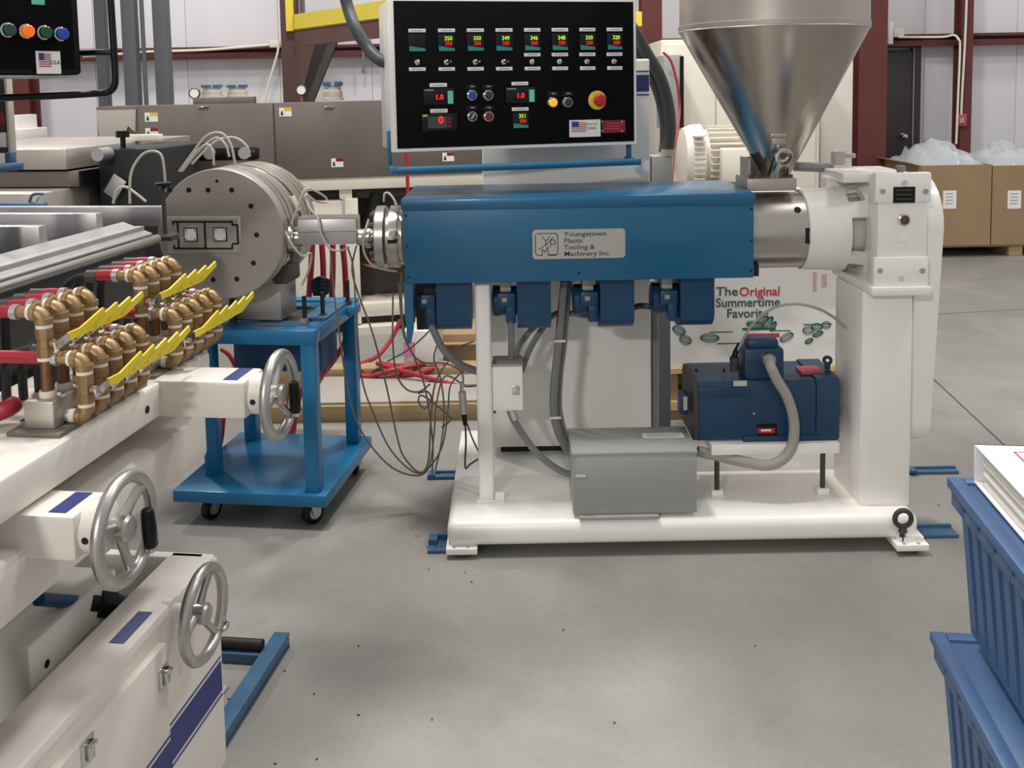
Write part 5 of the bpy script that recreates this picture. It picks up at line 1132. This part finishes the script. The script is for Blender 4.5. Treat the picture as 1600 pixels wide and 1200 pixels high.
# navy stripe with a step, and pin stripes
zs0, zs1 = .205, .275
sj = LP(268, 1130, .96)[1]
def facestrip(sa, sb, z0_, z1_, u_, m_='navy'): return MB(ML).bx(u_, u_+.0012, sa, sb, z0_, z1_).build('stripe', m_, cal)
facestrip(d1s+.002, cs1-.006, zs0, zs1, cu); facestrip(d1s+.002, cs1-.006, zs1+.008, zs1+.012, cu); facestrip(d1s+.002, cs1-.006, zs0-.012, zs0-.008, cu)
MB(ML).bx(cu+.016, cu+.0172, d0s+.005, d1s-.003, zs0, zs1).build('stripe', 'navy', cal)
for (sa, sb, z) in ((d0s+.005, d1s-.003, zs1+.010), (d0s+.005, d1s-.003, zs0-.010)):
    MB(ML).bx(cu+.016, cu+.0172, sa, sb, z-.002, z+.002).build('stripe', 'navy', cal)
# upper tank table
TU = -1.50
te = LP(240, 357, 1.5)[1]
MB(ML).bx(TU-.75, TU-.02, .9, te-.02, .80, 1.125).build('tank_body', 'dark_steel', cal)
MB(ML).bx(TU-.06, TU-.03, .9, te, 1.10, 1.165, .002).build('tray_wall', 'aluminium', cal)
MB(ML).prism([(TU-.005, .9, 1.142), (TU-.005, .9, 1.137), (TU-.10, .9, 1.172), (TU-.10, .9, 1.178)], (0, te-.9, 0)).build('tray_edge', 'aluminium', cal)
MB(ML).cyl((TU+.0, .9, 1.122), (TU+.0, te+.02, 1.122), .0135, n=16).build('rail', 'stainless', cal)
MB(ML).bx(TU-.75, TU-.1, .9, te, 1.125, 1.15).build('tray_floor', 'dark_grey', cal)
for (x, y) in ((250, 323), (150, 334), (60, 354)):
    p = LP(x, y, 1.60)
    MB(ML).bx(TU-.72, p[0], p[1], p[1]+.035, 1.13, p[2], .002).build('cross_plate', 'aluminium', cal)
MB(ML).bx(TU-.74, TU-.7, .9, 2.98, 1.12, 1.2).build('tray_wall', 'aluminium', cal)
p = LP(249, 300, 1.56); ks = LP(249, 322, 1.56)[1]+.01
kz0 = LQ(249, 372, ks)[2]; kz1 = LQ(249, 290, ks)[2]
MB(ML).cyl((-1.565, ks+.03, kz0), (-1.565, ks+.03, kz1), .007, n=10).build('clamp_screw', 'dark_steel', cal)
MB(ML).lathe((-1.565, ks+.03, kz1-.012), Z, [(0, .01), (.004, .018), (.008, .026), (.018, .026), (.02, .02)], 16).build('clamp_knob', 'black', cal)
MB(ML).bx(-1.60, -1.53, ks, ks+.06, kz0-.01, kz0+.008, .002).build('clamp_foot', 'dark_steel', cal)
for u in (TU-.06, TU-.7):
    for s_ in (1.0, 2.3):
        MB(ML).bx(u, u+.06, s_, s_+.06, 0, .80).build('table_leg', 'dark_steel', cal)
# floor rail in front of the cabinet end with locking lever
rl = thing('floor_rail', 'blue steel floor rail running out from under the white cabinet', 'floor rail', LN(-1.01, 2.2, 0))
se = LP(450, 985, 1.0)[1]
MB(ML).bx(-1.035, -.997, 1.2, se, 0, .012, .001).bx(-1.005, -.997, 1.2, se, .0, .034, .001).bx(-1.035, -1.028, 1.2, se, 0, .034, .001).build('channel', 'blue_floor', rl)
MB(ML).bx(-1.04, -.995, 1.2, se, .034, .04, .001).build('channel_cap', 'blue_floor', rl)
q0 = LQ(340, 995, se-.06); 
MB(ML).bx(q0[0], -1.03, se-.10, se-.05, 0, .03, .002).build('cross_bar', 'blue_floor', rl)
lv = thing('locking_lever', 'black gripped lever lying on the blue floor rail cross bar', 'lever', LN(-1.16, se-.1, .03))
za_ = .045
MB(ML).cyl((-1.165, se-.075, za_), (-1.045, se-.075, za_), .0155, n=14).build('grip', 'black_rough', lv)
MB(ML).bx(-1.22, -1.16, se-.09, se-.06, .03, .055, .003).build('lever_block', 'aluminium', lv)
tag(MB(ML).bx(-1.13, -1.09, se-.26, se-.2, 0, .006, .001).build('shim_plate', 'conduit_light', None), 'small grey shim plate on the floor beside the blue floor rail', 'plate')

# ================================================================== BRASS MANIFOLDS AND VALVES
def bar_man(s0_, s1_, lb):
    r = thing('manifold_block', lb, 'manifold', LN(-1.03, (s0_+s1_)/2, .988), 'steel manifold blocks')
    MB(ML).bx(-1.064, -1.008, s0_, s1_, .996, 1.045, .003).build('block', 'stainless_brushed', r)
    MB(ML).bx(-1.085, -.985, s0_-.02, s1_, .988, .996, .001).build('mount_plate', 'tank_steel', r)
    for k in range(2): MB(ML).cyl((-1.078, s0_+.02+k*.2, .996), (-1.078, s0_+.02+k*.2, 1.004), .007, n=6).build('mount_bolt', 'chrome', r)
bar_man(1.500, 1.775, 'near steel manifold block at the root of the brass valves')
bar_man(1.835, 2.07, 'far steel manifold block at the root of the brass valves')
def elbow(q, c, d0_, d1_, r, bend):            # 90 degree fitting: arrives along d0_, leaves along d1_
    c = V(c); d0_ = V(d0_); d1_ = V(d1_); pts = [c-d0_*bend]
    for k in range(1, 8):
        t = k/8*math.pi/2; pts.append(c-d0_*bend+d0_*(bend*math.sin(t))+d1_*(bend*(1-math.cos(t))))
    pts.append(c+d1_*bend); q.tube(pts, r, 14)
    q.cyl(c-d0_*(bend+.002), c-d0_*(bend-.008), r*1.16, n=14); q.cyl(c+d1_*(bend-.008), c+d1_*(bend+.002), r*1.16, n=14)
def make_valve(kind):
    # local frame: riser axis at (0,0), z from 0; hose outlet to -u
    ro = thing('ball_valve', '', 'valve', (0, 0, 0))
    R_ = .0125; zt_ = .118 if kind == 'front' else .16
    I = MX(((N.x, D.x, 0, 0), (N.y, D.y, 0, 0), (0, 0, 1, 0), (0, 0, 0, 1)))
    if kind == 'front':
        q = MB(I); elbow(q, (0, 0, 0), (1, 0, 0), (0, 0, 1), R_, .016); q.build('lower_elbow', 'brass', ro)
        MB(I).cyl((-.030, 0, 0), (-.018, 0, 0), R_*.98, n=14).build('sealing_tape', 'tape', ro)
        MB(I).cyl((-.06, 0, 0), (-.028, 0, 0), .012, n=14).build('nipple', 'aluminium', ro)
        zb_ = .018
    else:
        MB(I).cyl((0, 0, -.01), (0, 0, .06), .0105, n=14).build('nipple', 'copper_brown', ro)
        MB(I).cyl((0, 0, -.012), (0, 0, .006), .0145, n=14).build('sealing_tape', 'tape', ro)
        zb_ = .06
    MB(I).cyl((0, 0, zb_), (0, 0, zb_+.006), R_*1.12, n=14).build('sealing_tape', 'tape', ro)
    body = MB(I).lathe((0, 0, zb_+.006), Z, [(0, .0145), (.016, .0145), (.017, .013), (.034, .013), (.035, .015), (.052, .015)], 8).build('valve_body', 'brass', ro)
    zv = zb_+.03
    MB(I).cyl((0, 0, zb_+.058), (0, 0, zb_+.064), R_*1.12, n=14).build('sealing_tape', 'tape', ro)
    q = MB(I); zc_ = zb_+.085; elbow(q, (0, 0, zc_), (0, 0, 1), (-1, 0, 0), R_*1.08, .018); q.build('upper_elbow', 'brass', ro)
    MB(I).cyl((-.0265, 0, zc_), (-.019, 0, zc_), R_*1.12, n=14).build('sealing_tape', 'tape', ro)
    MB(I).cyl((-.048, 0, zc_), (-.026, 0, zc_), .0105, n=14).build('hose_barb', 'brass', ro)
    MB(I).cyl((-.058, 0, zc_), (-.046, 0, zc_), .0135, n=14).build('hose_clamp', 'aluminium', ro)
    # lever on the operator side, pointing along the line and upwards
    MB(I).cyl((.012, 0, zv), (.026, 0, zv), .007, n=12).build('valve_stem', 'brass', ro)
    dv = V((0, .965, .26)).normalized(); pv = V((0, -dv.z, dv.y)); o = V((.024, 0, zv))
    def lev(t0, t1, w0, w1, u0, u1): return [o+V((u0, 0, 0))+dv*t0-pv*w0, o+V((u1, 0, 0))+dv*t1-pv*w1, o+V((u1, 0, 0))+dv*t1+pv*w1, o+V((u0, 0, 0))+dv*t0+pv*w0]
    MB(I).prism(lev(-.012, .03, .009, .007, 0, .006), (.003, 0, 0)).cyl(o, o+V((.009, 0, 0)), .006, n=6).build('lever_plate', 'chrome', ro)
    MB(I).prism(lev(.024, .044, .0075, .0075, .004, .016), (.0045, 0, 0)).prism(lev(.044, .122, .0075, .006, .016, .016), (.0045, 0, 0)).build('lever_grip', 'yellow_lever', ro)
    return ro, zc_
fv, fz_ = make_valve('front'); bv, bz_ = make_valve('back')
ordn = ['first', 'second', 'third', 'fourth', 'fifth']
def place(src, first, u, s_, z_, lb, grp):
    loc = LN(u, s_, z_)
    o = src if first else copy_tree(src)
    o.location = loc; o['label'] = lb; o['group'] = grp; return o
def hose_to(u, s_, z_, ln, lb):
    r = thing('red_hose', lb, 'hose', LN(u, s_, z_-.012), 'red hoses of the brass valves')
    MB(ML).tube([(u, s_, z_), (u-ln*.5, s_, z_+.001), (u-ln, s_, z_-.002)], .0115, 12, 3).build('tube', 'hose_red', r)
    MB(ML).cyl((u-ln+.012, s_, z_-.002), (u-ln-.012, s_, z_-.002), .0132, n=12).build('hose_clamp', 'dark_steel', r)
    MB(ML).tube([(u-ln-.01, s_, z_-.002), (u-ln-.05, s_+.01, z_-.012), (u-ln-.09, s_+.03, z_-.05), (u-ln-.10, s_+.04, z_-.13)], .0085, 10, 4).build('coupling', 'black_rough', r)
todo = []
for i in range(5):
    todo.append(('f', -.97, 1.538+.0485*i, 1.008, 'near front row', i)); 
for i in range(5): todo.append(('f', -.97, 1.872+.0485*i, 1.008, 'far front row', i))
for i in range(4): todo.append(('b', -1.036, 1.530+.0475*i, 1.05, 'near back row', i))
for i in range(4): todo.append(('b', -1.036, 1.860+.05*i, 1.05, 'far back row', i))
seen = set()
# copies first (sources still at the origin), sources placed last
plan = []
for (k, u, s_, z_, row, i) in todo:
    first = k not in seen; seen.add(k); plan.append((first, k, u, s_, z_, row, i))
for first, k, u, s_, z_, row, i in sorted(plan, key=lambda t: t[0]):
    src = fv if k == 'f' else bv
    place(src, first, u, s_, z_, 'brass ball valve with yellow lever, %s of the %s counted from the camera' % (ordn[i], row), 'brass ball valves on the manifolds')
    zc_ = z_+(fz_ if k == 'f' else bz_)
    hose_to(u-.046, s_, zc_, ((.30 if 'near' in row else .12) if i == 0 else .07) if k == 'f' else .06, 'red hose on the %s valve of the %s' % (ordn[i], row))
for j, (y0, r_) in enumerate(((572, .03), (600, .022))):
    a_ = LQ(-20, y0+5, 1.75); b2 = LQ(52, y0-16, 1.9)
    wire_thing('black_hose', [LN(*a_)+D*0, LN(*LQ(20, y0-4, 1.82)), LN(*b2)], r_, 'black_rough', ['upper', 'lower'][j]+' black hose behind the near brass valves', 'hose')
p = LQ(30, 633, 1.56)
wire_thing('red_hose', [LN(*LQ(-30, 655, 1.53)), LN(*LQ(8, 640, 1.53)), LN(*LQ(22, 632, 1.55))], .016, 'hose_red', 'thick red hose feeding the near manifold block from the left', 'hose', n=12)

# ================================================================== BLACK OPERATOR CONSOLE (upper left)
OA = math.radians(56); OU = V((math.cos(OA), math.sin(OA), 0)); ON = V((math.sin(OA), -math.cos(OA), 0)); OO = W(129, 117, 2.25)
MO = MX(((OU.x, -ON.x, 0, OO.x), (OU.y, -ON.y, 0, OO.y), (0, 0, 1, 0), (0, 0, 0, 1)))
def OP(x, y, off=0.0):
    r = ray(x, y); k = (OO+ON*off-V((0, 0, H))).dot(ON)/r.dot(ON); return r*k+V((0, 0, H))
def OL(x, y): q_ = OP(x, y); return (q_-OO).dot(OU), q_.z
oc = thing('operator_console', 'black operator console with coloured buttons and flag sticker at upper left', 'control panel', LN(-1.25, 1.9, 0))
MB(MO).bx(-.55, 0, .0, .16, OO.z, OO.z+.6, .008).build('enclosure', 'black', oc)
MB(MO).bx(-.54, -.02, -.006, .002, OO.z+.012, OO.z+.59, .002).build('face', 'panel_black', oc)
MB(MO).bx(-.55, .0, .0, .16, OO.z-.006, OO.z-.001).build('bottom_trim', 'grey_box', oc)
for (x, y, m_) in ((12, 48, 'green_cap'), (41, 50, 'orange_cap'), (69, 52, 'green_cap'), (95, 54, 'blue_cap')):
    c = OP(x-11, y, .006)
    q = MB().lathe(c, ON, [(0, .016), (.028, .016), (.03, .0135)], 24).build('push_button', 'chrome', oc)
    MB().lathe(c+ON*.028, ON, [(0, .0135), (.012, .0135), (.014, .011)], 20).build('button_cap', m_, q)
u0, z0 = OL(54, 98); u1, _ = OL(92, 98); _, za_ = OL(73, 80); _, zb_ = OL(73, 115.5)
st = MB(MO).bx(u0, u1, -.0075, -.006, zb_, za_).build('origin_sticker', 'paper', oc)
for k in range(6):
    z = zb_+(za_-zb_)*(.3+.1*k); MB(MO).bx(u0+.006, u0+.006+(u1-u0)*.5, -.0079, -.0075, z, z+.003).build('flag_stripe', 'flag_red', st)
MB(MO).bx(u0+.006, u0+(u1-u0)*.32, -.0082, -.0079, zb_+(za_-zb_)*.6, zb_+(za_-zb_)*.9).build('flag_canton', 'flag_blue', st)
text('lettering', 'U.S.A.', .013, OO+OU*(u0+(u1-u0)*.78)+ON*.0076+Z*(zb_+(za_-zb_)*.5-OO.z), OU, Z, 'ink', st, sx=.8)
MB(MO).bx(OL(46, 5)[0], OL(66, 5)[0], -.012, -.006, OL(55, 8)[1], OL(55, -12)[1], .002).build('display', 'meter_teal', oc)
tY_ = 2.28
MB().tube([W(170, -60, tY_), W(173, 0, tY_), W(178, 80, tY_), W(180, 122, tY_), W(178.5, 134, tY_), W(174, 141, tY_), W(166, 144.5, tY_), W(150, 146, tY_-.01), W(90, 149.5, tY_-.05), W(0, 153, tY_-.1), W(-60, 155, tY_-.14)], .0082, 12, 3).build('guard_tube', 'black', oc)
MB().tube([W(120, 83, tY_+.02), W(140, 82.5, tY_), W(176, 82, tY_)], .0075, 12, 2).build('guard_tube', 'black', oc)
MB().px(9, 122, 13.5, 242, 2.45, .03, .002).build('side_strip', 'cable_light', oc)
MB().px(-40, 122, 9, 240, 2.46, .03, .004).build('lower_box', 'dark_grey', oc)
MB().px(-2, 176, 8, 196, 2.45, .02, .003).build('red_knob', 'red_cap', oc)
MB().px(-2, 207, 9, 230, 2.45, .01, .001).build('box_label', 'paper', oc)
p = W(8, 240, 2.44)
MB().px(7, 238, 17, 258, 2.44, .03, .003).build('bracket_post', 'blue_floor', oc)
MB().tube([W(-60, 268, 2.4), W(36, 259, 2.44)], .0105, 12).build('bracket_bar', 'blue_floor', oc)
pb_ = W(-55, 268, 2.42)
MB().bx(pb_.x-.05, pb_.x+.03, pb_.y-.02, pb_.y+.06, 0, pb_.z+.3, .004).build('stand_post', 'dark_grey', oc)
wc = thing('white_cabinet', 'low stepped white cabinet beside the far left red column', 'cabinet', (W(24, 200, 7.0).x, 7.2, 0))
MB().px(15, 180, 27, 216, 7.0, .3, .006).build('upper_box', 'white', wc)
MB().px(10, 202, 33, 219, 6.95, .4, .006).build('lower_box', 'white', wc)
a_ = W(10, 219, 6.95); b2 = W(33, 219, 6.95)
MB().bx(a_.x, b2.x, 6.97, 7.35, 0, a_.z).build('pedestal', 'white_dull', wc)

# ================================================================== BLUE TOTES AND BINDER (right foreground)
def tote(px_, py_, Yt, lb, hgt):
    P = W(px_, py_, Yt); u0 = P.dot(N); s1_ = P.dot(D); zt_ = P.z; w_, l_ = .42, .62; rh_ = .055
    r = thing('plastic_tote', lb, 'tote', LN(u0+w_/2, s1_-l_/2, zt_-hgt), 'stacked blue totes')
    # tapered body: open box
    tp = .022; t = .006; zb__ = zt_-hgt
    def ringq(z, k, ins): return [(u0+.02+k+ins, s1_-.02-k-ins, z), (u0+w_-.02-k-ins, s1_-.02-k-ins, z), (u0+w_-.02-k-ins, s1_-l_+.02+k+ins, z), (u0+.02+k+ins, s1_-l_+.02+k+ins, z)]
    vs = ringq(zb__, tp, 0)+ringq(zt_-.004, 0, 0)+ringq(zt_-.004, 0, t)+ringq(zb__+t, tp, t)
    fs = [(3, 2, 1, 0), (12, 13, 14, 15)]
    for a0_ in (0, 4, 8):
        for k in range(4): fs.append((a0_+k, a0_+(k+1) % 4, a0_+4+(k+1) % 4, a0_+4+k))
    MB(ML).quads(vs, fs).build('body', 'blue_tote', r)
    q = MB(ML)
    for (x0, x1, y0, y1) in ((u0, u0+.03, s1_-l_, s1_), (u0+w_-.03, u0+w_, s1_-l_, s1_), (u0+.03, u0+w_-.03, s1_-.03, s1_), (u0+.03, u0+w_-.03, s1_-l_, s1_-l_+.03)):
        q.bx(x0, x1, y0, y1, zt_-.022, zt_, .004)
    q.build('rim', 'blue_tote', r)
    # skirt under the rim with notches
    q = MB(ML); n_ = 7
    for k in range(n_):
        y0 = s1_-.012-k*(l_-.02)/n_
        q.bx(u0+.006, u0+.022, y0-(l_-.02)/n_+.02, y0, zt_-rh_, zt_-.02, .003)
    q.bx(u0+.008, u0+.02, s1_-l_+.01, s1_-.01, zt_-rh_, zt_-.038, .002)
    for k in range(5): q.bx(u0+.02+k*.077, u0+.08+k*.077, s1_-.022, s1_-.006, zt_-rh_, zt_-.02, .003)
    q.bx(u0+.01, u0+w_-.01, s1_-.02, s1_-.008, zt_-rh_, zt_-.038, .002)
    q.build('skirt', 'blue_tote', r)
    for k in range(10):
        y0 = s1_-.055-k*.055
        k0 = MB(ML)
        p0 = V((u0+.014, y0, zt_-rh_)); p1 = V((u0+.02+tp-.004, y0, zb__+.02))
        k0.prism([p0, p0+V((0, -.03, 0)), p1+V((0, -.03, 0)), p1], (.01, 0, 0)).build('rib', 'blue_tote', r)
    k0 = MB(ML).bx(u0+.03, u0+w_-.03, s1_-l_+.03, s1_-.03, zt_-.012, zt_-.006, .002).build('lid_panel', 'blue_tote', r)
    return u0, s1_, zt_
u_, s_, zt_ = tote(1479, 744, 1.95, 'upper blue plastic tote with white binder on top', .315)
ul, sl_, zl = tote(1452, 985, 1.955, 'lower blue plastic tote under the other one', .315)
k0 = thing('wooden_block', 'low dark dolly beneath the lower blue tote', 'dolly', LN(ul+.2, sl_-.3, 0))
MB(ML).bx(ul+.06, ul+.36, sl_-.56, sl_-.07, .06, zl-.315, .004).build('deck', 'dark_grey', k0)
for (x, y) in ((ul+.09, sl_-.52), (ul+.33, sl_-.52), (ul+.09, sl_-.11), (ul+.33, sl_-.11)): MB(ML).cyl((x-.01, y, .03), (x+.012, y, .03), .03, n=16).build('wheel', 'black', k0)
bp_ = G(1521, 753, zt_+.001); bu, bs = bp_.dot(N), bp_.dot(D); bt = W(1521, 694, bp_.y).z
bd = thing('ring_binder', 'white ring binder full of papers lying on the upper blue tote', 'binder', LN(bu+.14, bs-.16, zt_))
zb_ = zt_+.001
MB(ML).bx(bu, bu+.29, bs-.32, bs, zb_, zb_+.004, .001).build('cover', 'paper', bd)
MB(ML).bx(bu, bu+.29, bs-.32, bs, bt-.004, bt, .001).build('cover', 'paper', bd)
MB(ML).bx(bu, bu+.29, bs-.005, bs, zb_, bt, .001).build('spine', 'paper', bd)
for k in range(9):
    h_ = (bt-zb_-.018)/9
    MB(ML).bx(bu+.008+.003*(k % 3), bu+.28, bs-.30-.002*(k % 4), bs-.028-.004*((k*5) % 3), zb_+.005+k*h_, zb_+.005+k*h_+h_*.86).build('page_stack', ['tape', 'paper', 'timber_light', 'paper', 'tape', 'paper', 'tape', 'paper', 'paper'][k], bd)
MB(ML).torus((bu+.06, bs-.026, (zb_+bt)/2), (1, 0, 0), .02, .002, 20, 6).build('ring', 'chrome', bd)
MB(ML).bx(bu+.03, bu+.05, bs-.02, bs-.008, (zb_+bt)/2-.02, bt-.01).build('ring_mechanism', 'dark_grey', bd)
p = G(1583, 706, bt); 
lb_ = MB(ML).bx(p.dot(N), p.dot(N)+.12, p.dot(D)-.09, p.dot(D), bt, bt+.0006).build('cover_label', 'flag_red', bd)
MB(ML).bx(p.dot(N)+.004, p.dot(N)+.116, p.dot(D)-.086, p.dot(D)-.006, bt+.0006, bt+.001).build('label_paper', 'paper', lb_)

# ------------------------------------------------------------------ crumbs of plastic on the floor
q = MB(); rnd = random.Random(3)
for (x, y) in ((445, 1049), (491, 1085), (675, 1125), (560, 1118), (495, 1187), (430, 1194), (357, 1093), (667, 855), (650, 838), (670, 890), (726, 895), (737, 910), (718, 828), (1467, 790), (1525, 483), (719, 688), (560, 1010), (880, 985), (1180, 1010), (960, 1130)):
    p = G(x, y); a_ = rnd.random()*3
    q.box(p+Z*.0015, (.007*rnd.uniform(.5, 1.2), .003, .003), 0, MX.Rotation(a_, 3, 'Z'))
o = q.build('floor_debris', 'dark_steel', None, None); tag(o, 'small dark crumbs of plastic scattered over the concrete floor', 'debris', kind='stuff')
